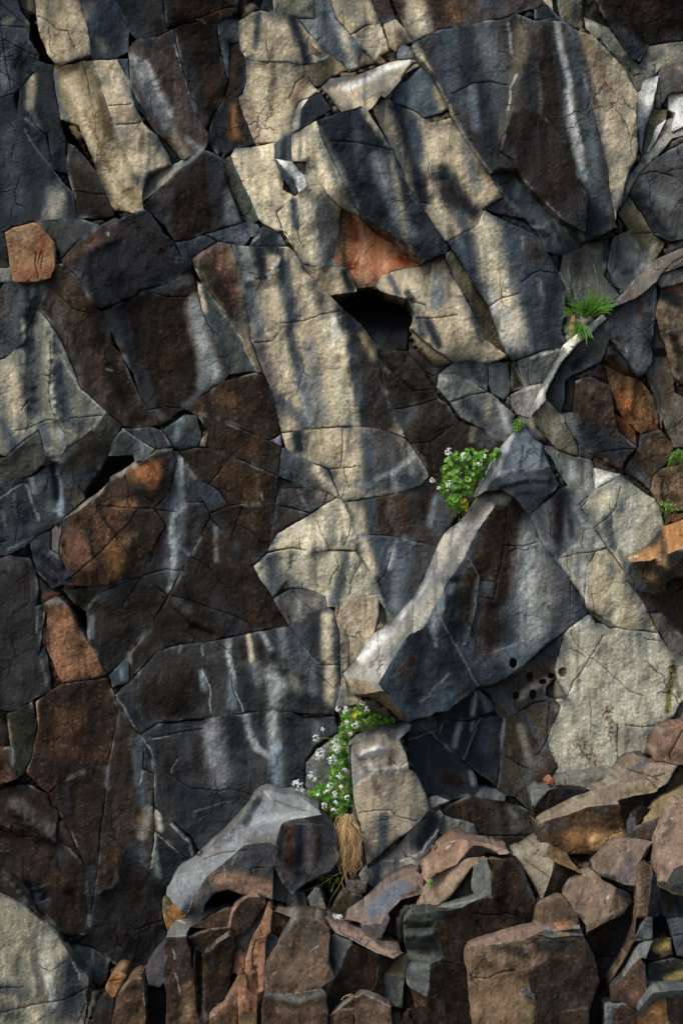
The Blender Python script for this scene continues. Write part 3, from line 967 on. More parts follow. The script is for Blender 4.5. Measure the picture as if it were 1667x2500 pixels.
O rock_block
F 64.50.40 .08 0 .1 ; G 1150,260 1300,240 H 0,240 160,290 30,470 G 1250,450 1200,370
s r 14 .4 ; G 1340,320 1420,330
O rock_block
F 60.46.34 .06 .05 .05 ; H 35,660 110,630 250,600 445,615 400,900 310,1000 170,830 40,690
s 85.62.42 18 .6 ; H 300,680 350,780
s k 14 .7 ; H 60,680 150,780
s n 10 .6 ; H 330,960 400,900
c ; H 240,620 200,720 170,830
c ; H 250,750 310,790 360,850 390,850
O rock_block
F n .05 0 0 ; G 1200,380 1250,450 1400,520 H 150,610 35,660 G 1340,660 1300,590
s 62.50.42 8 .5 ; G 1420,600 1500,610
O rock_block
F 112.112.122 .08 0 .1 ; H 415,205 485,155 495,235
O rock_slab
F t .06 0 0 ; H 490,155 640,130 820,115 1000,115 1270,175 1310,215 1390,330 1430,420 1380,480 1200,540 1000,575 870,570 790,380 700,350 510,240
s k 18 .95 ; H 590,150 600,250
s T 14 .6 ; H 515,160 530,230
s 60.57.57 60 .98 ; H 1150,170 1170,370
s n 16 .9 ; H 1030,180 1060,500
s n 36 .9 ; H 1200,430 1340,440
s T 26 .6 ; H 920,160 930,500
s l 7 .8 ; H 1090,440 1200,400 1300,320
s l 9 .6 ; H 1200,430 1220,500
s l 8 .6 ; H 1320,250 1320,400
s l 3 .7 ; H 1370,310 1430,420
s g 16 .6 ; H 1060,500 980,470
c ; H 880,125 880,230 870,370 790,380
c ; H 890,370 960,365
O rock_block
F 76.76.74 .05 0 .1 ; H 485,250 540,260 700,340 790,380 860,560 750,510 600,470 470,420
s T 18 .85 ; H 720,380 820,530
s n 20 .6 ; H 510,270 560,400
O rock_block
F 70.65.62 .03 0 -.05 ; H 475,440 640,490 750,515 840,560 680,660 550,625 450,610
s l 4 .8 ; H 600,520 640,600 660,650
s t 12 .6 ; H 730,540 800,550
s k 9 .7 ; H 490,460 620,480
c ; H 470,498 640,503
c ; H 780,540 765,610
O rock_block
F 64.55.51 .04 0 .03 ; H 450,615 550,625 680,665 460,790 400,900 430,740
O rock_slab
F T .06 0 .03 ; H 465,790 700,650 850,560 890,590 960,800 970,900 820,900 550,880 400,915 410,880
s 105.102.90 15 .7 ; H 820,620 800,840
s 172.165.145 14 .6 ; H 490,800 620,740
s g 13 .8 ; H 420,870 450,810
s n 6 .5 ; H 890,800 880,850
c ; H 710,700 740,780 790,870
c ; H 940,740 890,870
O rock_slab
F 62.53.50 .02 .05 0 ; H 870,580 1000,575 1200,540 1430,430 1500,400 1567,400 I 130,680 H 1567,750 1480,870 1300,830 1120,800 970,805 930,680
s T 22 .95 ; H 950,600 1000,790
s n 12 .9 ; H 1060,580 1070,790
s 90.82.76 13 .6 ; H 1190,600 1180,690
s 82.58.48 14 .6 ; H 1290,620 1280,760
s u 9 .7 ; H 1470,560 1440,730
s n 20 .6 ; H 1530,560 1500,780
O rock_slab
F n .04 .05 .03 ; H 975,810 1100,800 1300,830 1480,870 1430,1010 1350,1180 1215,1335 1150,1280 1110,1110 1000,960
s T 16 .9 ; H 1000,830 1060,1030
s l 5 .8 ; H 1225,840 1190,900
s l 9 .8 ; H 1200,900 1180,1000
s g 16 .7 ; H 1240,980 1210,1250
s 60.50.46 18 .7 ; H 1400,900 1350,1120
c ; H 1190,920 1150,1050 1100,1110
O rock_slab
F 158.150.124 .08 0 .05 ; H 400,920 550,880 700,910 970,910 1010,970 1100,1110 1100,1170 950,1200 780,1255 770,1190 690,1150 540,1140 520,1100 430,1200 300,1000
s 60.64.66 22 .95 ; H 430,950 440,1160
s l 6 .7 ; H 370,960 350,1050
s n 5 .8 ; H 550,920 545,1010
s 92.90.82 7 .7 ; H 520,1060 560,1080
s n 10 .7 ; H 900,950 870,1070
s n 14 .8 ; H 870,1110 820,1230
s 105.102.92 10 .6 ; H 680,1000 700,1120
s 175.168.148 10 .5 ; H 620,920 640,1080
s 110.108.98 7 .6 ; H 1000,940 930,1080
s T 12 .4 ; H 1040,1080 980,1170
c ; H 830,920 860,1000 820,1050 800,1120
c ; H 1000,970 940,1080 925,1180
c ; H 860,1030 920,1110
s 170.160.130 4 .6 ; H 410,915 520,880
O rock_slab
F 84.82.78 .03 0 0 ; H 435,1210 540,1150 620,1145 690,1155 770,1190 780,1260 660,1310 545,1390
s t 6 .7 ; H 720,1180 700,1250
s 56.54.52 12 .6 ; H 640,1170 700,1170
s l 6 .6 ; H 610,1220 600,1300
s q 10 .5 ; H 480,1230 540,1330
c ; H 560,1160 620,1230 690,1280
O rock_column
F 148.130.104 .08 .0 0 ; H 830,1260 950,1210 1100,1175 1110,1300 1080,1430 1020,1490 K 1010,230 960,300 885,375 900,430 920,510 1000,560 880,600 830,590 865,450 860,130
s n 6 .8 ; K 850,100 880,400
s 110.98.80 9 .6 ; K 890,120 900,300
s 172.158.135 10 .5 ; H 900,1270 960,1400
s 95.88.78 7 .6 ; H 1110,1250 1130,1340
s g 10 .5 ; K 870,450 880,560
c ; H 860,1260 840,1340 900,1420 920,1480 K 920,340
c ; K 910,140 960,150 980,110 1010,160
O rock_block
F 122.114.92 .05 .3 0 ; H 1105,1130 1160,1200 1215,1340 1160,1385 1110,1220
# big brown dark mass
O rock_slab
F 50.41.36 .05 0 0 ; G 1335,705 H 170,830 310,1000 430,1210 540,1385 390,1410 200,1440 60,1475 G 1130,1500 J 1000,240 830,430 830,245 G 950,1400 1080,1190 1220,930
s u 6 .7 ; G 1375,770 1380,960
s l 5 .7 ; G 1370,745 1390,760
s 72.48.38 13 .7 ; G 1290,800 1280,950
s 85.52.36 24 .45 ; H 300,1180 360,1350
s k 26 .6 ; H 80,1250 200,1400
s 62.52.44 22 .5 ; H 100,850 200,1000
s n 12 .5 ; G 1130,1220 1200,1280
s 60.50.44 22 .5 ; G 1200,1050 1300,1150
c ; G 1220,940 1330,1000 1370,1050 1420,1110
c ; G 1090,1190 1200,1210 1330,1260 H 200,1320 280,1360
c ; G 1110,1270 1230,1380 1350,1430
r -.025 6 ; G 1230,1390 1350,1440
O rock_block
F 46.44.46 .07 0 0 ; G 1200,390 1300,590 1190,590 
O rock_slab
F 42.40.42 .06 .05 0 ; G 1100,260 1150,270 1200,380 1190,590 1300,590 1340,690 1210,930 1070,1190 905,1065 940,940 1060,740 985,635 1090,510 1130,320
s 56.44.40 16 .7 ; G 1220,650 1170,820
s u 22 .5 ; G 1160,400 1100,1000
s 150.155.145 9 .95 ; G 1155,315 1150,420 1165,540 1165,620
s 150.155.145 8 .95 ; G 1165,620 1100,690 1095,800 1110,900 1110,1020 1085,1160
s w 4 .6 ; G 1160,320 1155,400
s w 4 .5 ; G 1100,880 1105,1030
s u 5 .7 ; G 1130,860 1210,930 1180,1030
s 48.40.36 14 .7 ; G 990,850 960,1000
c ; G 985,635 1120,655
c ; G 905,1065 1000,1035 1060,1020 1180,1030
c ; G 985,900 960,960
O rock_slab
F 88.58.42 .16 .05 0 ; G 420,690 500,650 640,540 730,450 840,365 920,325 1000,275 1100,255 1130,320 1090,510 985,630 1060,740 940,940 905,1060 660,1110 580,1130 400,1120 450,1060 400,980 380,850 400,720
s 135.75.35 26 .75 ; G 900,400 1000,380
s 120.70.32 18 .6 ; G 960,450 960,520
s 125.82.42 12 .6 ; G 760,620 880,590
s 125.78.38 22 .7 ; G 720,880 740,1020
s 118.76.62 28 .7 ; G 470,800 520,950
s 112.72.58 14 .5 ; G 600,650 640,780
s 55.44.36 26 .85 ; G 900,700 880,1000
s 50.44.34 22 .8 ; G 880,520 960,580
s 44.40.40 14 .8 ; G 1090,300 1060,480
s k 4 .8 ; G 610,560 650,680 700,750 740,800
s k 4 .6 ; G 580,850 600,940
s 60.46.40 12 .6 ; G 520,700 580,840
s 120.90.66 14 .4 ; G 800,850 850,800
c ; G 450,1080 540,1000 610,940 740,810 830,720 870,640
c ; G 740,820 790,880 830,930
c ; G 620,610 760,620 900,630 985,635
c ; G 800,410 820,500 820,600
c ; G 870,520 920,560 980,590
H a 112.96.84 0 1.6 ; G 420,690 ; G 1100,255 ; G 350,740 420,680 480,635 620,530 700,430 830,355 930,310 1000,260 1110,240 1100,255 1000,275 920,325 840,365 730,450 640,540 500,650 430,690
O rock_block
F 84.76.74 .1 -.4 0 ; G 325,760 415,690 395,800 380,850 380,930 330,900
O rock_block
F 34.35.40 .0 .1 .2 ; G 190,850 240,810 330,760 330,890 440,1000 450,1060 400,1120 330,1140 230,1030
s g 5 .4 ; G 290,900 380,950
r .04 8 ; G 230,880 330,960 420,1060
r .03 6 ; G 250,1000 350,1080
O rock_slab
F 42.39.36 .03 -.03 0 ; G 400,1150 570,1140 660,1115 900,1070 1070,1190 950,1400 830,1545 J 830,245 690,385 600,240 545,150 G 560,1480 550,1290 480,1250
s g 8 .8 ; G 585,1330 575,1450
s l 4 .8 ; G 560,1270 590,1220 625,1190
s 58.46.40 22 .5 ; G 850,1250 950,1300
s n 12 .7 ; G 640,1200 700,1170
s 56.50.44 16 .5 ; G 430,1160 600,1150
c ; G 660,1165 780,1110 900,1072
c ; G 900,1075 840,1170 780,1250
c ; J 800,200 830,245
# left column slabs
O rock_column
F 40.38.38 .06 -.05 0 ; G 0,980 60,930 190,950 230,1030 250,1140 240,1250 270,1240 280,1240 265,1420 245,1567 J 290,200 330,400 330,480 210,550 90,620 0,600
s 72.76.74 14 .7 ; G 20,980 120,1000
s 58.44.42 22 .5 ; G 120,1030 170,1150
s 150.150.150 3 .7 ; G 240,1250 235,1420
s 150.150.150 3.5 .7 ; G 290,1250 265,1400 255,1550 J 255,240
s 120.120.115 5 .6 ; J 265,300 300,450
s 60.60.62 3 .6 ; J 0,280 60,270
s 70.48.36 6 .8 ; G 270,1130 290,1200
O rock_slab
F 122.78.52 .1 0 0 ; G 280,1240 360,1180 440,1260 500,1370 600,1550 J 690,400 560,420 400,440 370,400 290,200 300,0 G 270,1440
s 140.138.130 7 .85 ; G 290,1225 395,1225
s 105.66.44 20 .5 ; G 400,1450 J 500,250
s 140.95.66 10 .4 ; J 350,50 420,300
O rock_slab
F 84.54.39 .09 .03 0 ; J 230,560 330,485 400,440 560,420 690,405 765,600 710,850 690,950 590,985 400,1060 310,1150 170,1010 210,890 240,700
s 60.44.36 26 .6 ; J 600,480 650,800
s 72.58.56 12 .5 ; J 700,500 730,600
s 110.78.54 14 .4 ; J 380,600 400,850
s k 4 .8 ; J 355,500 370,590
s 50.40.34 24 .6 ; J 300,1000 500,980
s 115.112.105 3 .8 ; J 210,550 235,640 240,700 210,745 208,850 200,910 170,1000
s 140.110.85 3 .5 ; J 220,550 320,480
O rock_block
F 46.44.34 .04 -.05 0 ; J 40,640 210,550 240,700 200,900 160,1010 120,1050 70,850
s 70.62.34 8 .6 ; J 80,660 90,800
O rock_column
F 64.52.45 .07 .08 0 ; J 765,600 890,770 915,850 910,985 980,1020 980,1220 980,1380 M 980,400 960,590 860,520 800,480 M 720,690 640,750 600,740 620,560 680,0 J 690,950 710,850
s u 12 .6 ; J 890,820 890,1050
s n 18 .8 ; J 870,800 920,1200
s 130.126.115 12 .7 ; J 950,1250 900,1420
s 100.80.66 14 .6 ; J 870,1340 900,1300
s 92.62.42 12 .6 ; M 750,440 770,550
s n 16 .7 ; M 880,450 930,560
s w 2.5 .6 ; J 910,1000 885,1090
s k 18 .6 ; M 850,420 820,480
s w 2 .6 ; M 810,530 760,600 735,690 640,750
c ; M 700,370 760,420 810,480
O rock_block
F 44.50.52 .08 0 0 ; J 895,780 925,850 980,950 985,1010 980,1020 912,985 915,850
s w 3 .85 ; J 900,790 960,880 985,1000
O rock_column
F 60.46.37 .05 .05 0 ; J 310,1150 400,1060 590,985 690,955 670,1200 640,1400 M 630,560 600,740 560,1000 540,560 450,350 380,240 J 370,1250
s 82.58.42 14 .5 ; J 590,1300 600,1450
s 44.38.34 18 .6 ; J 420,1150 450,1400
s n 6 .5 ; J 680,970 670,1100
s k 20 .8 ; M 560,600 580,950
r -.03 10 ; M 380,450 420,520
O rock_block
F 60.45.37 .04 0 .1 ; M 0,120 100,50 180,40 300,100 330,180 380,230 340,390 450,450 550,560 560,1000 440,1010 400,990 250,850 160,680 60,600 0,560
s 88.58.42 16 .5 ; M 20,250 100,350
s 72.68.66 20 .7 ; M 100,160 330,330
s 85.56.40 22 .5 ; M 200,450 350,600
s 78.52.38 22 .5 ; M 430,640 500,900
s k 20 .9 ; M 200,700 280,780
s 70.72.74 3 .7 ; M 180,720 310,680
s 90.84.80 3 .6 ; M 230,810 320,770
s k 14 .7 ; M 390,440 400,560
s 110.90.75 2 .6 ; M 0,465 60,460
c ; M 110,380 240,375
c ; M 20,270 150,310 260,370
r .05 12 ; M 100,200 250,350 340,380
r .04 8 ; M 0,300 120,330
r -.06 12 ; M 180,720 280,760
r .03 10 ; M 300,500 420,700 
O rock_block
F 84.58.46 .08 -.1 .1 ; J 0,840 60,850 90,960 120,1040 80,1060 0,1150
c ; J 0,975 60,1030
O rock_block
F 30.28.27 .0 .1 0 ; M 560,1000 600,740 720,690 800,480 860,520 960,600 1065,700 1040,760 1030,850 1045,910 1060,1050 900,1210 840,1280 800,1240 650,1120 500,1060
s 56.40.34 22 .6 ; M 830,640 850,760
s 44.40.36 16 .5 ; M 950,700 1000,900
s 60.62.62 2 .5 ; M 700,1110 900,1000
c ; M 820,930 870,970 1030,910
O rock_block
F 36.40.42 .04 0 .1 ; M 440,1070 580,1080 700,1170 690,1300 640,1340 570,1280 460,1150
s g 3 .5 ; M 590,1080 600,1200
s n 8 .6 ; M 500,1100 560,1200
O rock_block
F 30.34.36 .08 .05 0 ; J 985,1380 1130,1500 M 1230,555 1065,700 950,600 980,400
s 130.130.112 8 .9 ; M 980,370 960,560
s 110.125.115 9 .7 ; M 985,480 1010,640
s w 2 .6 ; M 990,345 1100,440 1230,550
s w 2.5 .5 ; M 950,595 1060,695
O rock_block
F 40.38.38 .09 0 0 ; J 985,1235 1050,1300 1210,1450 1250,1530 M 1230,555 1130,460 J 985,1380
s 150.145.130 8 .9 ; J 1005,1260 1020,1370
s 160.160.150 3.5 .9 ; J 1090,1340 1160,1410 1210,1460 1225,1540
O rock_block
F 48.56.60 .05 0 .1 ; J 690,385 830,245 830,430 800,450 715,470
s u 6 .8 ; J 760,330 780,400
s l 3 .7 ; J 700,375 780,300
O rock_slab
F 48.48.48 .08 0 .02 ; J 735,515 830,430 1000,240 1140,195 K 60,172 250,125 440,90 545,80 H 660,1310 780,1260 830,1290 K 830,0 860,130 865,450 830,590 825,650 560,625 410,605 240,635 0,665 J 1000,695 900,760 860,740
s 47.41.36 60 .95 ; J 1000,500 1180,400
s 44.38.35 30 .9 ; J 1180,600 1000,600
s k 18 .8 ; J 790,560 860,680
s l 3 .7 ; J 740,520 790,600 850,710
s u 8 .8 ; J 1290,370 1300,470
s l 3 .8 ; J 1290,200 1290,260
s l 4 .6 ; J 1150,200 1150,240
s w 2 .8 ; J 1290,370 1340,470 1340,620
s l 8 .9 ; K 150,160 150,260 180,400
s w 4 .8 ; K 140,240 190,400
s u 12 .6 ; K 170,420 170,580
s w 2 .8 ; K 200,500 245,620
s T 7 .8 ; K 280,140 300,300
s g 14 .8 ; K 320,330 330,430
s l 7 .8 ; K 370,130 420,220
s l 22 .85 ; K 420,380 480,480
s l 16 .7 ; K 430,400 440,570
s g 12 .8 ; K 490,100 510,250
s 125.122.110 14 .6 ; K 560,400 600,500
s T 15 .9 ; K 780,20 780,280
s T 15 .8 ; K 790,330 800,540
s g 16 .6 ; K 660,250 690,500
s l 4 .6 ; K 640,220 730,320
s k 12 .6 ; K 700,100 690,250
s k 20 .7 ; K 250,400 290,560
s n 22 .7 ; K 600,120 600,300
s k 16 .6 ; K 540,520 700,560
s 50.42.38 10 .8 ; K 230,170 250,280
s 50.42.38 8 .8 ; K 350,180 370,290
c ; K 70,175 140,230 200,290
c ; K 730,325 860,325
c ; K 720,300 650,220 540,80
r .015 6 ; K 410,200 430,330 640,380
O rock_slab
F 46.48.50 .02 0 0 ; J 890,770 1000,700 1300,675 K 0,665 240,635 410,610 650,670 830,650 860,750 700,850 640,950 640,1100 600,1150 360,1115 300,1180 200,1320 0,1480 J 1270,1510 1220,1420 1090,1310 985,1220 985,1010 980,950 920,850
s 38.36.36 36 .9 ; J 1080,900 1130,1250
s k 30 .8 ; J 1150,1150 1350,1200
s 56.44.36 14 .5 ; J 1250,780 1280,1000
s l 16 .85 ; K 30,690 50,950
s 110.108.110 26 .7 ; K 60,720 100,1050
s l 10 .85 ; K 260,650 290,780 330,850
s l 8 .8 ; K 330,850 400,900
s l 16 .9 ; K 430,640 450,850
s u 16 .8 ; K 450,850 455,1100
s g 10 .6 ; K 720,700 700,800
s k 22 .7 ; K 170,700 200,900
s k 22 .7 ; K 560,680 580,1000
s 50.50.52 18 .7 ; K 330,950 300,1080
s w 2.5 .7 ; J 900,780 960,870 985,960 985,1200
s w 1.5 .6 ; J 940,800 1080,780
s l 2 .6 ; J 1130,930 1090,1010
s l 2 .5 ; J 1240,1260 1450,1195
c ; J 1090,1020 1160,1080 1220,1110 1400,1130 K 160,1110 290,1150
c ; J 940,800 1100,760 1290,730
r .02 8 ; K 230,900 350,1000 380,1080
O rock_block
F 96.96.92 .06 0 0 ; K 640,1080 645,940 720,870 860,750 930,850 950,1200 850,1350 730,1250 660,1130
s l 4 .5 ; K 650,950 650,1050
# ---- left middle
B weathered_rock|square orange-brown rock face standing out from the upper left cliff|rock
F 142.98.62 .2 -.1 0 ; D 35,175 130,130 240,110 280,160 350,240 345,400 320,460 230,485 85,490 60,380
s 150.72.38 12 .6 ; D 270,230 250,300
s 120.60.36 16 .4 ; D 130,440 300,430
s 130.112.80 14 .5 ; D 80,200 200,170
c ; D 235,300 220,370 245,460
c ; D 270,290 240,360
c ; D 275,300 265,400
O rock_block
F 48.48.44 .14 .15 .1 ; D 250,120 440,90 600,115 640,130 500,230 385,345 355,240 280,160
s 110.96.70 3 .8 ; D 450,105 570,108
s k 9 .6 ; D 560,140 540,200
O rock_slab
F 32.32.35 .18 .05 0 ; D 385,350 500,230 640,130 760,90 850,50 940,30 1050,180 1200,400 1220,415 1050,500 880,550 640,660 600,640 550,560 520,490 400,370
s 84.62.56 18 .9 ; D 440,350 560,250 680,170
s 66.60.60 9 .7 ; D 640,130 740,110
s 72.50.34 7 .7 ; D 770,110 780,250
s 72.50.34 6 .7 ; D 860,80 890,150
s 50.38.36 18 .6 ; D 950,200 1050,330
s 70.60.58 14 .6 ; D 450,400 520,480
s w 2 .9 ; D 688,175 690,190
s u 4 .5 ; D 1120,350 1120,370
c ; D 520,490 550,400 
r .02 8 ; D 560,300 550,450 600,620
r .02 6 ; D 600,280 740,210
O rock_slab
F 68.56.49 .16 .2 -.1 ; D 310,530 325,465 350,380 400,370 530,490 600,640 640,680 720,900 880,1190 1020,1410 830,1430 790,1400 690,1330 520,1180 460,1020 400,880 330,770 235,650
s 84.60.46 20 .7 ; D 520,620 640,950
s b 18 .7 ; D 650,850 780,1200
s 92.72.48 4 .7 ; D 740,950 870,1180
s 80.76.74 8 .6 ; D 420,820 520,1100
s b 20 .6 ; D 800,1250 930,1380
s l 3 .8 ; D 680,1045 715,1060
s 74.70.68 12 .6 ; D 340,560 390,780
c ; D 600,690 560,690 480,670 330,530
r -.015 10 ; D 640,760 700,1050 900,1380
O rock_slab
F 52.40.33 .06 -.05 0 ; D 640,680 870,575 1050,510 1220,415 1250,480 1290,680 1390,880 1430,1000 1480,1060 1430,1120 1300,1210 1180,1300 1100,1360 1030,1410 950,1320 850,1080 770,950 700,790
s 82.54.34 34 .6 ; D 1110,800 1040,1150
s l 24 .9 ; D 1250,640 1290,860 1360,1070
s g 18 .8 ; D 1330,950 1300,1150
s 56.58.58 18 .9 ; D 690,680 760,880
s k 14 .9 ; D 790,700 830,980
s k 26 .8 ; D 860,1050 950,1220
s n 16 .7 ; D 1000,540 1180,480
s w 4 .6 ; D 1270,560 1380,850 1470,1050
s l 3 .7 ; D 650,670 760,615 860,580
s n 10 .8 ; D 1180,1290 1300,1190 1450,1090
s 85.85.85 7 .8 ; D 790,960 810,1000
s n 12 .7 ; D 960,1310 1030,1350
c ; D 640,680 700,790 770,950 850,1080
c ; D 950,1310 1050,1290 1180,1300
c ; D 970,560 1080,590 1200,580
O rock_slab
F 56.60.58 .08 .25 0 ; D 1250,480 1290,500 1400,660 1567,930 E 340,1075 150,1080 D 1480,1060 1430,1000 1390,880 1290,680
s T 7 .8 ; D 1270,520 1310,680
s 72.70.58 9 .5 ; D 1450,850 1520,1020
H a 150.140.112 0 -.8 ; D 1290,500 ; E 340,1075 ; D 1240,410 1260,410 1400,640 1567,870 E 345,1068 320,1065 D 1550,930 1400,660 1290,500
O rock_block
F 44.50.54 .08 .1 -.1 ; D 1110,240 1210,220 1390,165 1500,150 E 80,165 0,185 75,230 D 1390,230 1230,340 1215,400 1200,400
O rock_slab
F 112.110.96 .12 0 .12 ; D 0,1030 30,980 150,880 210,700 235,650 330,770 400,880 460,1020 520,1180 690,1330 640,1390 500,1500 G 430,240 400,290 370,330 340,340 250,130 130,210 40,300 0,250
s 165.150.122 20 .9 ; D 60,1060 110,1320
s 56.60.60 24 .95 ; D 190,900 200,1000 220,1300
s n 16 .8 ; D 380,1050 420,1350
s 160.155.138 7 .8 ; D 240,680 330,800 460,1040
s 88.88.76 20 .6 ; D 470,1150 560,1380
s n 16 .8 ; D 30,1380 90,1540
s 145.138.115 8 .7 ; D 320,900 310,1000
s n 14 .8 ; G 270,100 300,200
s l 5 .8 ; D 330,1150 350,1350 G 390,100
s l 8 .7 ; D 370,1380 G 400,230
s l 5 .8 ; D 140,900 150,1000
s k 14 .9 ; D 190,690 200,740
s n 14 .7 ; G 450,60 520,120
s 150.140.112 12 .6 ; G 60,60 140,180
s w 2.5 .6 ; D 380,950 500,1170 690,1330
c ; D 320,870 330,1000 320,1100 310,1200 330,1300 370,1400 410,1450
c ; D 140,1310 180,1250
c ; D 100,1440 200,1420 280,1380 340,1370 
c ; D 450,1360 600,1350 690,1335
r .05 14 ; D 330,780 320,1050 360,1350
r -.03 16 ; D 200,900 230,1300
O rock_block
F 54.58.60 .06 0 .1 ; D 30,495 85,490 230,490 320,465 310,530 235,650 210,700 150,880 30,980 0,1000 0,800
s 70.54.44 9 .7 ; D 20,520 10,750
s k 18 .9 ; D 170,700 220,720
s l 6 .7 ; D 210,500 200,620
s 140.132.110 7 .7 ; D 150,740 160,870
s g 10 .6 ; D 270,500 290,560
s k 10 .8 ; D 170,580 200,650
r .04 12 ; D 200,560 150,740 140,860
O rock_block
F 92.92.88 .1 0 0 ; D 0,410 65,400 85,490 30,495 0,500
O rock_block
F 30.31.33 .02 0 0 ; A 0,1500 30,1480 D 60,380 65,400 0,410
O rock_block
F 56.57.50 .13 -.2 .15 ; G 0,340 40,300 130,210 250,130 300,300 270,350 150,440 0,430
O rock_block
F 52.56.57 .12 .2 .1 ; G 250,130 340,75 400,100 400,290 370,330 340,340 290,370 270,350 300,300 280,250
s l 5 .8 ; G 370,60 395,150 390,280
s l 3 .5 ; G 275,150 300,300
O rock_slab
F 62.60.51 .1 .1 0 ; G 370,330 400,290 500,200 660,40 700,30 780,110 720,200 690,300 640,390 530,530 540,570 470,640 420,530
s n 18 .7 ; G 450,450 600,400
s 80.70.52 16 .5 ; G 500,280 620,130
s g 8 .6 ; G 380,330 480,240
O rock_block
F 22.22.24 -.3 0 0 ; G 640,300 880,270 900,350 700,460 540,590 500,560 620,400
O rock_block
F 66.69.67 .12 .1 .2 ; G 690,300 720,200 780,115 850,170 990,250 930,310 860,330 855,287 700,297
s l 4 .6 ; G 780,120 860,180 980,245
s l 4 .5 ; G 900,200 910,280
O rock_block
F 44.46.48 .1 0 .2 ; G 790,115 830,120 960,110 1030,130 1110,240 1000,250 990,250 850,170
s l 3 .7 ; G 1035,135 1080,220
c ; G 950,115 1000,230
O rock_block
F 46.52.54 .08 .1 .1 ; G 1035,130 1180,30 1250,40 1280,130 1265,235 1140,255 1110,230
s u 9 .7 ; G 1150,60 1120,190
s 60.62.52 9 .6 ; G 1210,60 1260,130
O rock_block
F 140.115.98 .13 -.2 .1 ; G 1280,190 1330,140 1320,235 1270,235
O rock_block
F 56.62.64 .08 0 .2 ; G 0,430 150,440 150,470 0,560
s l 5 .7 ; G 0,450 20,550
O rock_slab
F 40.45.48 .06 -.05 0 ; G 0,570 150,465 190,430 290,370 340,340 370,330 420,520 470,640 350,740 230,810 0,880
s l 4 .8 ; G 170,480 210,600 250,700
s l 8 .6 ; G 200,430 220,520
s 72.76.78 22 .7 ; G 280,420 300,620
s u 9 .85 ; G 370,400 390,660
s w 5 .5 ; G 350,640 390,670
s g 5 .6 ; G 90,540 100,680
s g 5 .6 ; G 20,650 30,740
s k 16 .7 ; G 130,600 140,760
s k 6 .9 ; G 330,360 360,470 365,580
s w 2 .6 ; G 0,570 150,465
s n 12 .6 ; G 0,780 200,760
c ; G 310,440 290,520
r -.04 5 ; G 330,350 355,450 370,560
O rock_block
F 40.46.48 .09 0 .1 ; G 0,880 230,810 190,850 60,930 0,970
s g 4 .6 ; G 50,890 190,830
O rock_slab
F 116.110.92 .3 .12 .25 ; M 0,670 130,800 250,900 370,1000 460,1150 570,1280 560,1400 500,1567 0,1567
s 36.40.42 40 .95 ; M 470,1220 440,1480
s 150.146.128 18 .8 ; M 280,1020 300,1250
s w 10 .5 ; M 310,1280 340,1450
s 44.48.50 16 .7 ; M 20,1340 140,1370
s 62.64.60 20 .6 ; M 30,1480 100,1530
s T 9 .5 ; M 200,1480 240,1560
s 135.126.100 26 .5 ; M 60,850 150,1100
s w 3 .6 ; M 470,1180 510,1280
s 80.80.70 14 .6 ; M 120,1150 160,1350
c ; M 0,1500 100,1480 200,1450 400,1420 560,1340
c ; M 0,1345 140,1335
c ; M 570,1280 565,1400 500,1560
O rock_block
F 46.40.37 .16 .2 .3 ; M 0,560 60,600 160,680 250,850 400,990 440,1070 460,1150 370,1000 250,900 130,800 0,670
s 75.66.60 6 .6 ; M 30,640 230,850
r .04 8 ; M 60,650 230,850 400,1040
B boulder|slate grey boulder with slanting pale top, left of the dry hanging roots|boulder
F 58.58.60 .62 .05 .0 ; N 0,640 120,545 250,430 420,410 450,430 440,560 430,780 280,760 150,715 60,740 0,810 M 1300,860 1200,880 1190,870 1240,760
s 142.106.82 20 .9 ; N 80,640 230,650 400,700
s 140.104.80 16 .7 ; N 100,690 400,740
s 70.72.74 10 .8 ; M 1220,720 1250,790
s l 3 .6 ; N 120,560 140,700
s l 4 .5 ; N 40,650 60,730
s 110.92.80 12 .6 ; M 1250,800 1300,700
s l 3 .6 ; N 200,500 170,560
c ; N 380,575 300,580 295,600
H a 112.114.114 0 1.1 ; N 0,640 ; N 420,410 ; N 360,70 490,100 600,110 745,235 600,260 490,290 450,430 420,410 250,430 120,545 0,640 M 1240,760 1190,870 1060,740 1070,690 1130,620 1190,600 1300,490 1420,380 1567,220
s 92.90.86 14 .8 ; N 60,420 250,230 350,110
s 145.148.148 11 .7 ; N 300,280 470,250 650,250
s 88.82.74 14 .6 ; N 300,400 470,390
s w 3 .6 ; N 380,90 410,110
s l 3 .7 ; N 150,370 190,350
s 100.80.70 4 .5 ; N 20,480 130,470
c ; M 1300,520 1400,480 1567,460
c ; N 450,150 560,190 640,210
r .05 12 ; N 320,110 240,250 100,400
r -.03 8 ; N 350,160 280,300
H a 76.70.68 0 .35 ; N 450,430 ; N 440,560 ; N 450,430 490,290 600,260 745,235 830,320 860,500 820,590 640,680 560,740 500,680 440,560
s 92.54.40 12 .85 ; N 530,340 540,560
s k 12 .9 ; N 610,310 590,600
s 110.100.94 13 .7 ; N 660,330 670,560
s 78.54.46 7 .7 ; N 730,330 730,520
s 56.60.62 12 .7 ; N 780,320 770,560
s k 12 .7 ; N 470,300 490,500
s 45.52.58 10 .7 ; N 640,620 560,700
s l 2 .5 ; N 580,295 760,295
F 60.62.62 .5 .1 0 ; N 440,560 560,740 520,800 430,780
B boulder|ochre orange broken rock at the lower left foot of the slate grey boulder|boulder
F 138.92.42 .5 -.2 .1 ; M 1040,850 1100,800 1190,880 1110,960 1070,980 1045,910
s 80.75.45 8 .8 ; M 1080,770 1060,840
c ; M 1040,850 1110,920
H a 88.82.50 0 .3 ; M 1040,850 ; M 1100,800 ; M 1030,850 1045,750 1080,745 1110,800 1040,850
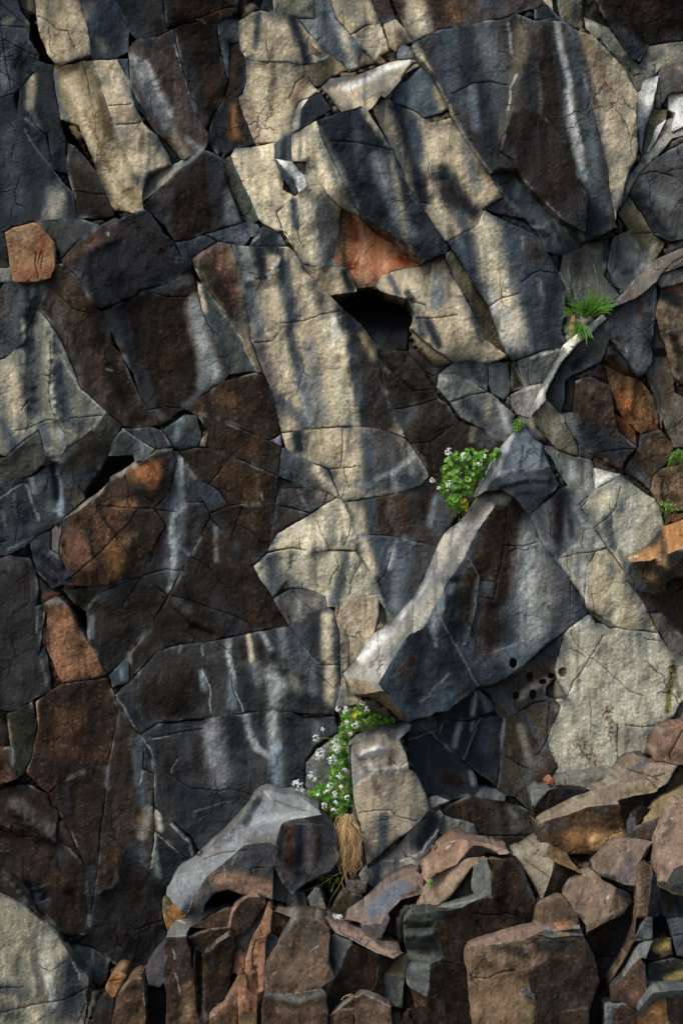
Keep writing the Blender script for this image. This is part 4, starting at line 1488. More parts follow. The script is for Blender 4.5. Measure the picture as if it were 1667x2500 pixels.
B broken_rock|dark rock with a pale slanting top ledge, left edge of the heap|rock
F 74.56.46 .66 -.1 0 ; M 1060,1020 1190,1010 1230,1200 1260,1400 1270,1567 1050,1567 1045,1300 1060,1100
s 62.54.56 18 .7 ; M 1120,1060 1150,1250
s 88.60.44 8 .7 ; M 1210,1080 1230,1200
s 120.90.68 20 .7 ; M 1200,1350 1200,1540
s l 2.5 .8 ; M 1105,1110 1112,1150
s l 2 .8 ; M 1120,1250 1150,1380
s 95.66.50 12 .5 ; M 1080,1400 1100,1567
H a 100.96.92 0 1.5 ; M 1060,1020 ; M 1190,1010 ; M 1060,1020 1065,975 1120,905 1200,890 1340,840 1425,828 1340,880 1210,950 1190,1010
s w 3 .7 ; M 1130,910 1180,920
B broken_rock|smooth dark slate wedge leaning against the leftmost tall brown rock|rock
F 64.60.62 .55 -.1 .15 ; M 925,1200 1060,1020 1050,1200 1020,1340 945,1330
s l 3 .7 ; M 920,1200 940,1320
B broken_rock|brown rock at the bottom edge just right of the pale slab|rock
F 96.70.52 .68 -.1 0 ; M 740,1430 830,1290 910,1285 920,1340 940,1567 660,1567
s 70.54.44 16 .6 ; M 800,1500 900,1400
s l 2 .7 ; M 915,1290 920,1450
s k 8 .5 ; M 820,1350 900,1340
H a 110.86.66 0 1 ; M 740,1430 ; M 910,1285 ; M 740,1430 820,1290 850,1270 905,1270 910,1285 830,1300
B broken_rock|small bright orange rock wedged beside the pale slab, bottom left|rock
F 142.92.50 .5 -.1 .2 ; M 680,1290 740,1225 810,1260 740,1400 720,1410 670,1340
s 110.70.36 6 .6 ; M 700,1300 690,1350
r .03 8 ; M 700,1260 770,1280
c ; M 690,1300 760,1290
B broken_rock|near black rock at the bottom edge under the small orange rock|rock
F 44.40.38 .55 .1 .1 ; M 480,1567 640,1390 680,1370 740,1430 660,1567
s 60.50.44 10 .6 ; M 620,1500 600,1540
B broken_rock|dark brown rock in shade between two tall brown rocks, bottom left|rock
F 42.35.32 .5 0 0 ; M 925,1340 1020,1340 1060,1380 1055,1567 940,1567
s 60.44.36 8 .5 ; M 960,1400 980,1500
B broken_rock|narrow brown rock step with ragged pale rim above the tall fluted rock|rock
F 72.52.40 .6 0 0 ; M 1195,1010 1330,960 1450,945 1480,820 1530,800 1567,950 1470,1010 1420,1030 1290,1120 1240,1110
s p 3 .9 ; M 1200,1020 1330,970 1450,950
s 60.64.58 5 .7 ; M 1290,1110 1380,1040
s p 6 .8 ; M 1350,860 1430,840 
H a 90.66.50 0 .2 ; M 1210,960 ; M 1450,945 ; M 1210,960 1340,885 1425,835 1480,820 1450,945
B fluted_rock|tall fluted dark brown rock with deep upright grooves, left in the heap|rock
F 78.52.40 .72 .12 0 ; M 1240,1090 1290,1130 1340,1110 1500,1010 1510,1060 1470,1300 1440,1440 1340,1500 1330,1567 1265,1567 1250,1300
s 110.78.60 9 .8 ; M 1310,1170 1310,1400
s k 5 .9 ; M 1270,1130 1280,1500
s k 10 .7 ; M 1360,1180 1370,1250
s 68.66.64 9 .7 ; M 1300,1420 1310,1540
s l 3 .6 ; M 1290,1140 1400,1060
s 90.52.36 16 .6 ; M 1430,1150 1400,1350
r -.06 7 ; M 1275,1130 1285,1500
r -.03 7 ; M 1345,1140 1350,1450
B broken_rock|light brown pointed rock below the fluted rock at the bottom edge|rock
F 114.78.56 .82 -.1 .05 ; M 1330,1567 1330,1510 1440,1440 1480,1350 1510,1280 1560,1230 N 200,1250 260,1260 280,1370 210,1370 205,1567
s 150.110.86 5 .8 ; M 1340,1510 1440,1440 1490,1340
s 80.60.48 14 .5 ; M 1500,1400 1450,1560
s l 4 .8 ; M 1340,1530 1370,1510
B broken_rock|peach coloured upright rock splinter, palest of the heap's splinters|rock
F 150.100.70 .78 -.1 .05 ; N 310,1010 400,810 440,850 425,950 385,1050 380,1200 385,1370 290,1390 260,1210 255,1150
s 120.74.50 6 .7 ; N 360,900 350,1100
s k 3 .8 ; N 330,1200 330,1340
s 170.125.92 8 .5 ; N 290,1100 280,1180
c ; N 330,1040 300,1130 310,1200
c ; N 350,960 370,1000
r -.03 5 ; N 320,1150 325,1350
B broken_rock|small salmon rock wedged left of the peach splinter|rock
F 132.86.60 .7 -.15 .1 ; N 190,1110 240,1085 262,1160 260,1255 170,1245
s k 3 .4 ; N 210,1150 220,1200
B broken_rock|rust brown wedge with pink lit left flank above the peach splinter|rock
F 82.58.42 .74 .1 .05 ; N 160,960 180,860 260,770 360,760 385,800 330,900 260,990 200,1010
s 66.50.40 10 .6 ; N 300,820 240,920
H a 128.98.84 0 .8 ; N 160,960 ; N 260,770 ; N 145,960 165,830 210,820 260,765 360,755 260,772 180,860 160,960
B broken_rock|grey green rock band running down beside the peach splinter|rock
F 68.66.60 .7 -.1 .1 ; N 190,1040 200,1010 330,900 390,800 410,810 360,920 305,1010 250,1160 240,1085 190,1110
s 100.102.96 6 .6 ; N 230,1060 320,960
s 58.64.62 8 .6 ; N 300,950 370,850
B broken_rock|dark brown rock with a thin pale rim, second column left of the salmon rock|rock
F 72.48.36 .74 0 0 ; N 0,1120 60,1060 150,1000 160,960 195,980 190,1110 170,1245 130,1400 30,1490 0,1490
s l 2.5 .7 ; N 10,1110 80,1050 150,1005
s 90.52.36 14 .4 ; N 110,1150 80,1350
s k 7 .8 ; N 40,1160 50,1220
s 90.68.54 6 .6 ; N 10,1200 15,1400
B broken_rock|blocky salmon rock with dark right side at the bottom edge|rock
F 130.84.58 .86 -.1 .05 ; N 210,1330 250,1330 370,1390 330,1470 330,1567 220,1567
s 84.78.62 12 .8 ; N 240,1530 310,1540
s 90.66.50 6 .6 ; N 270,1370 300,1500
H a 56.44.38 0 .6 ; N 370,1390 ; N 330,1500 ; N 330,1390 370,1370 380,1400 360,1440 360,1567 330,1567 330,1470 
B broken_rock|small orange brown rock between the peach splinter and the central boulder|rock
F 108.70.48 .68 .1 .1 ; N 425,850 520,870 570,910 480,1000 425,990
s 60.64.64 8 .8 ; N 500,880 560,910
s k 6 .5 ; N 440,990 470,960
B broken_rock|grey blue chip of rock left of the central boulder's shoulder|rock
F 78.86.86 .72 -.1 .2 ; N 385,1060 400,1010 450,1000 490,1040 430,1150 385,1210
s 110.72.50 6 .8 ; N 400,1130 400,1190
s 60.44.38 6 .7 ; N 420,1030 450,1010
B boulder|big brown grey boulder with curved broken lower lip, bottom centre|boulder
F 98.77.65 .98 -.05 .08 ; N 480,1040 560,900 600,885 720,900 800,960 790,1080 800,1210 830,1280 740,1340 600,1370 480,1380 385,1360 390,1210 430,1150
s 70.68.64 22 .7 ; N 650,930 700,1050
s 112.90.76 24 .5 ; N 550,1250 700,1280
s 118.84.66 12 .5 ; N 680,1250 780,1250
s l 2 .8 ; N 670,1110 720,1070
s l 3 .7 ; N 460,1090 490,1070
s l 2 .7 ; N 440,1250 450,1240
s 80.84.82 7 .7 ; N 590,890 500,1010
s 70.55.46 12 .5 ; N 600,1010 560,1130
s k 8 .7 ; N 810,1100 800,1180
H a 84.60.48 0 -.25 ; N 385,1365 ; N 740,1340 ; N 385,1365 480,1382 600,1372 740,1342 780,1390 765,1567 360,1567 360,1440
s 84.88.86 8 .9 ; N 400,1380 600,1420 760,1360
s l 3 .8 ; N 540,1375 710,1350
s 100.78.64 14 .5 ; N 480,1480 700,1480
s k 6 .6 ; N 500,1440 580,1460
B boulder|reddish brown boulder with upright streaks right of the central brown grey boulder|boulder
F 74.50.36 .9 .1 0 ; N 940,1060 1090,1120 1210,1160 1140,1260 1150,1430 1080,1400 980,1370 800,1510 775,1460 800,1330 850,1250 900,1120
s 96.56.38 20 .5 ; N 1050,1150 980,1300
s 62.50.34 22 .6 ; N 860,1420 1000,1200
s 56.40.34 10 .7 ; N 1130,1200 1100,1380
s 60.66.68 8 .7 ; N 1040,1100 1100,1130
s 120.84.62 2 .6 ; N 1100,1220 1090,1320 1040,1390
H a 78.80.78 0 .3 ; N 940,1060 ; N 850,1250 ; N 830,995 940,1035 940,1060 900,1120 850,1250 800,1330 775,1440 775,1380 740,1340 830,1280 800,1210 790,1080 800,1000
s 104.106.102 5 .6 ; N 930,1110 870,1230 780,1330
s k 9 .7 ; N 800,1040 815,1190
B rock_ledge|long thin sunlit ledge slanting down to the right above the reddish brown boulder|ledge
F 118.98.84 .86 -.1 1 ; N 440,840 600,870 740,900 980,1000 1130,1080 1270,1120 1220,1158 1090,1115 940,1040 800,960 700,900 560,895 500,870
s 100.100.98 6 .6 ; N 560,880 720,905
s 146.122.102 4 .6 ; N 750,920 980,1030 1180,1120
s k 3 .6 ; N 1200,1120 1240,1115
B broken_rock|dark rock strip under the small white flower at the heap's top|rock
F 70.56.50 .66 0 .1 ; N 740,900 860,905 990,925 1010,990 1130,1020 1270,1110 1130,1075 980,995
s 52.56.60 14 .8 ; N 1020,960 1120,1010
B boulder|long slanting rock with a blue grey stain, right of the root bundle|boulder
F 112.92.82 .74 -.25 .6 ; N 880,905 1000,830 1080,770 1240,640 1350,600 1395,640 1385,740 1250,780 1170,860 1120,930 1010,940 990,925
s 88.94.104 22 .9 ; N 1080,850 1250,700
s 130.104.86 8 .6 ; N 1250,640 1340,610
s 70.60.54 7 .7 ; N 1260,760 1370,720
s w 2.5 .9 ; N 1010,815 1025,810
s w 2.5 .8 ; N 1210,645 1240,630
H a 72.66.66 0 -.4 ; N 990,925 ; N 1170,860 ; N 990,925 1010,940 1120,930 1170,860 1180,900 1130,1040 1010,990
B stone_block|small squarish stone under the green sprig, leftmost of three in the crevice|stone
F 72.70.64 .5 .1 .1 ; N 535,725 590,718 640,735 650,860 600,860 535,840
s 104.98.86 5 .7 ; N 570,730 575,840
s k 7 .8 ; N 610,750 620,850
B stone_block|pale edged upright stone, middle one of three in the crevice|stone
F 84.84.78 .53 0 .1 ; N 650,765 700,700 735,700 770,830 770,890 690,885
s 120.104.74 6 .7 ; N 740,760 755,880
s k 4 .6 ; N 655,780 690,880
B stone_block|olive brown stone behind the lowest dangling roots, rightmost in the crevice|stone
F 72.66.52 .5 0 .1 ; N 800,890 810,830 830,780 900,700 930,740 1000,740 1010,760 960,850 880,905
s 110.100.76 5 .5 ; N 830,800 880,740
s k 8 .7 ; N 980,760 950,840
B stone_block|little cracked stone block right beside the root bundle's lower end|stone
F 88.80.72 .45 0 .2 ; N 900,650 1000,660 1030,670 1030,730 930,740
s 60.62.60 5 .6 ; N 930,680 1000,720
c ; N 960,660 970,730
B stone_block|thin grey triangular stone at the foot of the tan pillar|stone
F 104.104.98 .45 -.1 0 ; N 980,615 1030,550 1045,640 1025,690 1000,660
B broken_rock|small brown rock with pale upper rim at the bottom edge, left of the speckled rock|rock
F 88.64.52 1.02 -.1 .1 ; N 785,1520 850,1470 950,1400 955,1567 780,1567
s l 2.5 .7 ; N 790,1515 870,1460 945,1405
s l 2.5 .6 ; N 850,1480 950,1475
B broken_rock|speckled brown rock with a flat top at the bottom edge, centre right|rock
F 98.75.62 1.04 .05 .1 ; N 962,1400 1000,1370 1080,1410 1190,1460 1195,1567 958,1567
s l 2.5 .7 ; N 970,1395 1000,1375 1190,1460 1195,1550
s 130.110.92 6 .5 ; N 1000,1450 1040,1470
s 130.110.92 6 .5 ; N 1100,1500 1130,1480
B broken_rock|grey rock with a tan flat top tucked under the big dark layered boulder|rock
F 84.84.80 .86 -.1 0 ; N 1135,1260 1280,1270 1265,1330 1260,1470 1150,1440
s k 4 .5 ; N 1200,1300 1230,1400
H a 122.106.78 0 .8 ; N 1135,1260 ; N 1280,1270 ; N 1135,1260 1200,1165 1290,1115 1300,1180 1280,1270
B boulder|big dark reddish brown boulder with rough grey green layered left flank|boulder
F 70.49.37 .98 .1 .03 ; N 1440,960 O 150,830 250,780 350,760 350,600 430,520 520,530 620,760 610,900 590,940 400,1000 180,1080 170,1170 190,1210 240,1567 40,1567 N 1310,1500 1430,1490 1420,1400 1440,1190 1530,1150 1500,1060
s 92.60.40 30 .5 ; O 400,600 560,700
s 84.56.42 24 .5 ; O 100,980 180,1050
s 60.58.40 16 .5 ; O 530,850 440,900
s 46.36.36 22 .6 ; O 350,830 480,900
s 62.44.34 22 .6 ; O 80,1250 120,1450
s 50.52.50 9 .7 ; O 10,1430 40,1500
s n 14 .6 ; O 540,560 600,720
c ; O 0,1170 80,1180 170,1210
c ; O 180,870 250,920 300,980
c ; O 240,860 330,880 450,860 540,900
r .04 14 ; O 350,620 400,760 560,860
r -.03 10 ; O 420,800 440,900
H a 58.61.56 0 .5 ; N 1440,960 ; N 1500,1060 ; N 1265,920 1310,860 1440,850 1567,845 O 150,830 N 1440,960 1500,1060 1530,1150 1440,1180 1290,1170 1270,1050
s l 4 .5 ; N 1300,910 1430,910
s 48.56.54 10 .7 ; N 1300,960 1440,960
s k 10 .7 ; N 1450,1030 1500,1120
s 95.102.96 6 .6 ; N 1310,1060 1400,1000
s 90.94.90 8 .6 ; N 1300,1140 1420,1160
r -.05 6 ; N 1280,940 1440,950
r .04 8 ; N 1290,1010 1430,1000
r -.05 6 ; N 1280,1090 1440,1110
c ; N 1280,960 1440,945
c ; N 1290,1180 1430,1180
H a 82.86.83 0 .4 ; N 1430,1200 ; N 1420,1400 ; N 1290,1190 1440,1190 1430,1300 1410,1400 1290,1320 1280,1250
s l 6 .5 ; N 1310,1210 1420,1210
F 102.74.56 .9 -.1 0 ; N 1310,1340 1420,1400 1430,1490 1350,1500
H a 92.96.88 0 1.2 ; O 150,830 ; O 350,765 ; O 0,850 0,825 100,795 250,770 350,760 250,785 150,830
s l 3 .5 ; O 10,830 240,780
B broken_rock|pale grey green broken facet with tan lit slope atop the dark boulder|rock
F 90.92.86 .92 -.15 .4 ; O 215,700 230,560 320,510 350,600 345,765 250,770
s 112.110.104 6 .6 ; O 320,520 340,600
s k 8 .5 ; O 150,680 210,620
H a 124.102.82 0 .7 ; O 230,560 ; O 210,700 ; O 0,610 130,560 270,510 320,510 230,560 180,640 80,770 0,820 N 1340,830 1350,800 1390,700 1430,650
s 150.124.100 10 .5 ; O 20,700 110,640
s 60.58.48 10 .8 ; O 100,760 190,640
s k 4 .5 ; N 1400,750 1400,830
B boulder|orange tan slab with shiny rounded top near the small green leaf|boulder
F 142.106.80 .8 -.15 .5 ; O 0,460 60,410 160,395 230,410 180,480 120,550 0,610 N 1420,670 1380,610 1480,510
s 170.130.100 9 .6 ; O 170,420 160,480
s 100.76.60 10 .6 ; O 30,500 100,430
s w 2.5 .9 ; O 62,440 78,432
s w 2 .8 ; O 100,405 110,403
s 110.84.66 6 .5 ; N 1450,640 O 60,530
H a 60.45.38 0 -.4 ; O 230,430 ; O 120,550 ; O 120,550 180,480 230,435 300,435 400,470 460,485 400,490 330,480 200,510
H a 130.106.88 0 .6 ; O 230,412 ; O 300,435 ; O 160,393 300,405 400,445 475,485 440,488 300,437 230,425
B boulder|dark brown block capped by a pinkish ledge, just left of the tan pyramid rock|boulder
F 78.54.38 .86 .0 0 ; O 330,500 440,515 520,530 480,600 350,640 330,560
s 130.108.90 5 .7 ; O 330,505 440,500
s 100.66.44 12 .5 ; O 400,560 460,570
B pyramid_rock|tan pyramid shaped rock with one dark side, centre right of the heap|rock
F 132.120.100 .8 -.25 .35 ; O 470,500 560,470 640,412 715,425 690,490 745,535 730,620 700,700 668,780 620,690 540,560
s 110.98.78 9 .6 ; O 550,530 640,560
s 105.96.84 10 .5 ; O 600,650 680,620
s k 3 .6 ; O 680,500 700,500
c ; O 560,530 720,640
c ; O 620,490 650,460
H a 68.50.40 0 .6 ; O 745,535 ; O 668,780 ; O 745,535 870,590 935,622 840,655 790,740 680,785 668,780
s 90.66.50 8 .5 ; O 760,560 740,700
H a 112.84.50 0 .4 ; O 745,535 ; O 690,430 ; O 715,415 780,460 860,540 940,620 870,590 745,535 690,490
B boulder|large rust and gold stained rock with a long curved top ledge, right side|boulder
F 94.64.42 .72 .05 -.05 ; O 630,310 700,270 830,238 950,188 1160,165 1210,370 1200,395 1130,395 1030,480 830,485 760,450 710,420 640,400
s 70.64.60 20 .8 ; O 680,330 800,270
s 50.50.52 12 .8 ; O 980,190 1080,200
s 150.100.52 20 .7 ; O 850,380 1050,370
s 190.145.80 12 .8 ; O 990,390 1170,365
s 170.120.66 12 .6 ; O 1000,440 1060,420
s 120.78.46 16 .5 ; O 800,430 950,450
s l 4 .4 ; O 640,300 680,290
c ; O 780,465 830,485 1030,475
H a 122.106.86 0 1.3 ; O 640,305 ; O 1160,165 ; O 640,300 690,255 760,210 830,170 1000,100 1130,30 1250,0 1430,30 1400,85 1250,115 1150,145 1160,165 950,188 830,238 700,270
s 104.92.80 10 .6 ; O 1050,100 1200,40
s 136.116.96 8 .6 ; O 800,210 1000,130
s w 3 .7 ; O 1270,105 1290,100
s 92.70.50 10 .5 ; O 1150,100 1350,80
H a 54.42.35 0 .5 ; O 1160,165 ; O 1210,370 ; O 1160,165 1150,145 1250,115 1400,88 1380,170 1320,185 1220,260 1210,370
B broken_rock|dark shadowed rock with a grey corner behind the gold stained rock's ledge|rock
F 54.44.38 .5 .1 -.1 ; L 605,1220 680,1120 750,1110 990,1120 850,1200 690,1280 640,1345 625,1330
s 80.56.40 9 .7 ; L 660,1210 740,1140
s k 12 .7 ; L 780,1150 900,1140
H a 92.92.88 0 .6 ; L 680,1120 ; L 625,1240 ; L 595,1130 640,1112 750,1108 700,1130 625,1240 605,1220
B broken_rock|tiny bright orange chip of rock under the pale cliff's lower edge|rock
F 165.88.52 .3 0 0 ; L 688,1105 705,1060 735,1038 752,1060 750,1108
B rock_ledge|low grey tan ledge under the pale speckled cliff face|ledge
F 110.106.94 .35 0 .1 ; L 750,1065 880,1030 1000,1015 1160,995 1130,1060 1010,1118 760,1110
s 80.76.66 6 .7 ; L 980,1060 1060,1050
c ; L 820,1050 825,1110
B broken_rock|brown grey rock propped against the pale cliff's lower right corner|rock
F 110.95.80 .55 -.2 .7 ; L 1130,1070 1190,990 1230,930 1290,905 1370,925 1370,960 1310,1000 1330,1030 1430,1100 1380,1140 1210,1130
s 72.76.80 8 .7 ; L 1260,990 1340,940
s 90.74.60 8 .6 ; L 1350,1060 1400,1090
c ; L 1210,985 1330,1030 1420,1060
B broken_rock|reddish tan angular rock at the right edge above the heap|rock
F 124.94.75 .6 -.1 .15 ; L 1370,930 1400,850 1440,730 1567,670 1567,965 1530,965 1450,950
s 165.90.50 5 .7 ; L 1555,710 1567,730
s 84.62.50 14 .6 ; L 1450,880 1560,920
s 130.104.86 10 .5 ; L 1480,760 1440,850
c ; L 1567,740 1510,850 1480,900 1500,940
B broken_rock|small tan wedge rock between the reddish tan angular rock and the curved ledge|rock
F 122.106.86 .66 -.1 .5 ; L 1310,1000 1400,945 1540,970 1470,1080 1410,1110 1330,1040
s 150.130.110 4 .6 ; L 1370,970 1500,975
c ; L 1380,1040 1450,1020
B broken_rock|narrow slate coloured rock with dark top right of the gold stained rock|rock
F 66.68.72 .78 -.2 0 ; O 1215,275 1260,250 1262,380 1215,384
H a 64.48.40 0 .6 ; O 1260,250 ; O 1262,320 ; O 1220,260 1300,190 1365,200 1320,250 1262,305 1260,250
B broken_rock|plain purple brown rock below the olive tan sloping strip|rock
F 82.68.62 .8 -.05 .05 ; O 1262,310 1320,290 1435,240 1400,395 1262,382
s 100.82.70 5 .6 ; O 1270,310 1430,245
H a 118.98.62 0 1 ; O 1320,290 ; O 1435,240 ; O 1300,300 1340,240 1440,110 1567,-20 1567,60 1500,150 1435,240
B boulder|long pinkish tan slab sloping along the right edge with a white spot|boulder
F 126.102.84 .95 -.3 .3 ; O 1567,60 1500,150 1440,260 1390,400 1375,560 1400,650 1465,665 1510,580 1567,480
s 150.124.104 14 .5 ; O 1480,250 1420,520
s w 3 .9 ; O 1493,258 1500,258
s 92.74.62 8 .6 ; O 1410,560 1460,600
r .03 10 ; O 1500,150 1420,400
H a 50.53.48 0 -.6 ; O 1465,665 ; O 1567,480 ; O 1400,655 1465,665 1510,580 1567,480 1567,790 1500,740 1420,700
s 80.70.40 9 .7 ; O 1440,700 1560,760
s k 8 .7 ; O 1500,700 1560,700
B boulder|grey brown slab with ragged dark lower edge left of the long pinkish slab|boulder
F 108.90.78 .86 -.15 .5 ; O 985,570 1030,490 1130,385 1260,390 1380,400 1340,440 1290,540 1270,560 1280,700 1190,680 1120,650 1040,630
s 134.112.96 6 .6 ; O 1120,590 1250,430
s 80.78.80 16 .6 ; O 1230,520 1200,640
s k 7 .8 ; O 1050,630 1130,640
s 60.64.56 7 .7 ; O 1150,690 1200,660
H a 60.46.38 0 -.4 ; O 1290,540 ; O 1340,440 ; O 1270,560 1290,530 1340,440 1375,410 1345,480 1290,560
B boulder|smooth pinkish brown humped rock in the middle right of the heap|boulder
F 116.95.78 .92 -.1 .4 ; O 790,735 850,655 990,590 1050,650 1140,700 1110,820 1060,900 950,940 900,880 860,840 840,790
s 134.110.92 12 .6 ; O 900,720 1050,700
s 92.78.70 8 .6 ; O 820,700 870,640
s 100.80.66 12 .5 ; O 900,850 1000,800
s w 2.5 .8 ; O 1085,775 1095,760
s k 5 .8 ; O 880,880 920,890
H a 100.80.66 0 .3 ; O 1060,900 ; O 1140,700 ; O 950,940 1060,900 1110,820 1140,700 1240,740 1250,780 1190,870 1090,915 950,990
s 150.128.112 4 .8 ; O 1070,890 1180,830
s k 10 .7 ; O 1150,720 1230,760
B boulder|very dark brown rock face under the humped pinkish rock|boulder
F 54.40.34 .88 .15 -.1 ; O 940,1000 950,990 1090,915 1190,870 1250,785 1275,800 1260,950 1200,1110 1090,1300 990,1440 1040,1300 1000,1130
s 70.50.44 12 .6 ; O 1010,1050 1150,1000
s k 20 .7 ; O 1180,1000 1080,1250
c ; O 1010,1150 1190,1130
B boulder|brown wedge rock with flat front between tan pyramid and large bottom block|boulder
F 96.76.63 .95 -.05 .2 ; O 625,810 700,780 795,740 840,800 870,850 910,935 750,950 600,945
s 76.62.54 14 .5 ; O 760,850 850,880
s 118.94.78 6 .6 ; O 640,800 790,750
B boulder|large tan brown boulder with rounded left edge and flat top, bottom right|boulder
F 112.86.63 1.12 -.15 .03 ; O 175,1085 350,1065 560,1035 550,1150 575,1230 600,1400 640,1567 255,1567 195,1300 190,1215
s 128.98.70 28 .5 ; O 330,1300 380,1500
s 60.56.52 16 .75 ; O 380,1080 520,1100
s 76.62.50 14 .6 ; O 480,1200 560,1300
s 92.68.50 14 .6 ; O 250,1180 330,1200
s 96.94.76 12 .5 ; O 560,1500 590,1400
s 90.90.78 5 .5 ; O 200,1240 215,1290
c ; O 190,1220 230,1280 330,1280 400,1240 490,1230
r .02 10 ; O 540,1250 600,1380
H a 112.90.76 0 1.3 ; O 175,1085 ; O 560,1035 ; O 170,1080 260,1030 400,985 600,940 910,932 912,962 750,985 640,1000 560,1035 350,1065
s 142.118.102 5 .6 ; O 200,1075 400,1000
s 190.105.60 3 .8 ; O 760,950 830,942
B boulder|dark brown block with pale cracked top rim beside the tan brown boulder|boulder
F 70.56.48 1.14 .1 .03 ; O 560,1035 640,1005 750,985 930,1010 1000,1130 1040,1300 975,1500 960,1567 640,1567 605,1400 575,1230 550,1150
s 120.90.76 14 .9 ; O 590,1080 600,1190 680,1150
s 50.50.50 18 .7 ; O 700,1060 850,1090
s 90.68.52 10 .7 ; O 760,1130 860,1150
s 54.46.42 26 .6 ; O 800,1250 700,1400
s 78.56.44 14 .6 ; O 960,1150 1000,1300
s 96.98.92 5 .7 ; O 650,1025 870,1025
s 110.92.74 3 .6 ; O 760,1500 950,1470
s 72.50.50 10 .5 ; O 680,1540 800,1500
c ; O 640,1030 760,1020 900,1015
H a 80.84.78 0 1 ; O 640,1005 ; O 930,1010 ; O 640,1005 720,970 910,935 930,1010 750,1025
s 150.95.40 6 .9 ; O 780,1000 840,990
s k 5 .7 ; O 660,1010 740,980
s l 4 .5 ; O 760,965 910,945
B broken_rock|little slate chip sticking out of the crack between two large bottom blocks|rock
F 66.68.66 1.18 .1 .1 ; O 530,1365 560,1340 625,1385 620,1420 560,1390
B curved_column|long curved brown rock column running down the right side of the heap|column
F 96.77.64 1.0 -.2 .05 ; O 1285,580 1330,540 1375,560 1372,640 1350,800 1335,890 1270,900 1265,1010 1250,1050 1180,1190 1110,1290 1090,1320 1200,1110 1255,960 1270,800 1272,690
s 120.96.80 5 .6 ; O 1290,600 1280,880
s 70.60.52 5 .6 ; O 1350,600 1330,880
s 120.98.82 6 .7 ; O 1250,1050 1120,1290
c ; O 1270,900 1300,885 1400,885
c ; O 1310,760 1350,690
c ; O 1240,1020 1300,1025
H a 44.46.46 0 .8 ; O 1372,640 ; O 1335,890 ; O 1375,590 1395,660 1420,870 1400,885 1335,890 1350,800 1372,640
H a 84.88.86 0 .2 ; O 1270,1030 ; O 1335,890 ; O 1335,890 1375,890 1370,1025 1310,1040 1265,1045 1290,950
B boulder|rounded reddish brown rock tapering upward near the right bottom corner|boulder
F 92.64.50 1.08 -.1 .08 ; O 1100,1330 1180,1280 1250,1190 1300,1150 1330,1200 1330,1330 1350,1400 1280,1480 1180,1440 1110,1430
s 110.76.58 14 .5 ; O 1200,1300 1260,1400
s 66.70.66 8 .8 ; O 1110,1320 1170,1290
s 66.56.62 8 .6 ; O 1310,1210 1330,1330
H a 100.102.98 0 .8 ; O 1230,1190 ; O 1330,1170 ; O 1180,1280 1230,1190 1260,1100 1290,1045 1370,1045 1340,1160 1300,1150 1250,1190
s 70.68.62 6 .6 ; O 1290,1100 1310,1140
B broken_rock|dark green grey rock under the long pinkish slab's ragged lower edge|rock
F 56.62.64 .85 -.1 .1 ; O 1395,680 1480,740 1567,800 1567,890 1460,900 1430,860
s k 12 .8 ; O 1520,800 1560,850
s 74.78.80 10 .6 ; O 1430,780 1450,880
s 86.70.40 10 .6 ; O 1470,790 1500,850
B broken_rock|flat slate blue rock at the right edge above two gold flecked rocks|rock
F 72.77.80 .9 .1 .05 ; O 1455,895 1567,890 1567,1190 1530,1140 1495,1010
c ; O 1490,1010 1567,1000
B broken_rock|upper of two gold flecked rocks near the right edge|rock
F 92.80.48 .92 0 .1 ; O 1340,1070 1380,1030 1485,1020 1505,1130 1400,1165 1330,1160
s 170.135.65 9 .85 ; O 1400,1090 1470,1070
s k 9 .6 ; O 1350,1130 1400,1150
B broken_rock|lower of two gold flecked rocks near the right edge, green rimmed|rock
F 56.56.46 .96 0 .05 ; O 1330,1200 1390,1175 1510,1150 1567,1240 1567,1350 1450,1365 1380,1370 1340,1300
s 150.120.60 12 .8 ; O 1470,1290 1560,1250
s l 3 .5 ; O 1370,1180 1470,1150
s k 10 .7 ; O 1400,1230 1420,1340
B broken_rock|black wet looking rock behind the curved column's right side|rock
F 36.36.34 .75 0 0 ; O 1370,890 1400,885 1430,870 1460,900 1500,1015 1380,1030 1370,1025
s 62.56.46 6 .6 ; O 1440,970 1460,1000
B boulder|orange brown boulder with grey rim and yellow lichen dots, bottom right corner|boulder
F 112.75.45 1.2 -.1 .1 ; O 1300,1567 1290,1530 1370,1430 1460,1400 1500,1567
s 150.105.60 12 .6 ; O 1400,1480 1430,1540
s 205.180.40 2.5 .9 ; O 1372,1492 1378,1494
s 205.180.40 2.5 .9 ; O 1420,1500 1426,1502
s 130.84.40 14 .6 ; O 1350,1530 1460,1450
H a 86.92.88 0 .9 ; O 1290,1530 ; O 1460,1400 ; O 1280,1510 1330,1430 1385,1370 1480,1360 1567,1335 1567,1370 1460,1400 1370,1430 1290,1530
s l 5 .5 ; O 1300,1500 1390,1390
H a 62.50.44 0 .4 ; O 1460,1400 ; O 1500,1567 ; O 1460,1400 1567,1370 1567,1567 1500,1567
B broken_rock|small pale grey cornered rock at the bottom edge left of the lichen dotted boulder|rock
F 88.66.52 1.1 .1 .05 ; O 1120,1455 1220,1455 1275,1490 1265,1567 1130,1567
s 70.62.56 8 .6 ; O 1230,1480 1240,1540
H a 108.112.108 0 .5 ; O 1120,1455 ; O 1130,1567 ; O 1065,1440 1210,1442 1220,1455 1150,1470 1120,1500 1130,1567 1090,1567 1070,1500
B broken_rock|deeply shaded brown rock between the cracked rim block and the rounded reddish rock|rock
F 48.40.35 .95 0 0 ; O 975,1510 1000,1420 1090,1330 1100,1440 1065,1445 1090,1567 960,1567
s 72.54.42 8 .6 ; O 1000,1470 1060,1380
"""  # shaded rocks and hollows hold their shade in colour, lit flanks their light
class Fc: pass
OBJ = []; CRACK = []; HOLE = []
rr = random.Random(3)
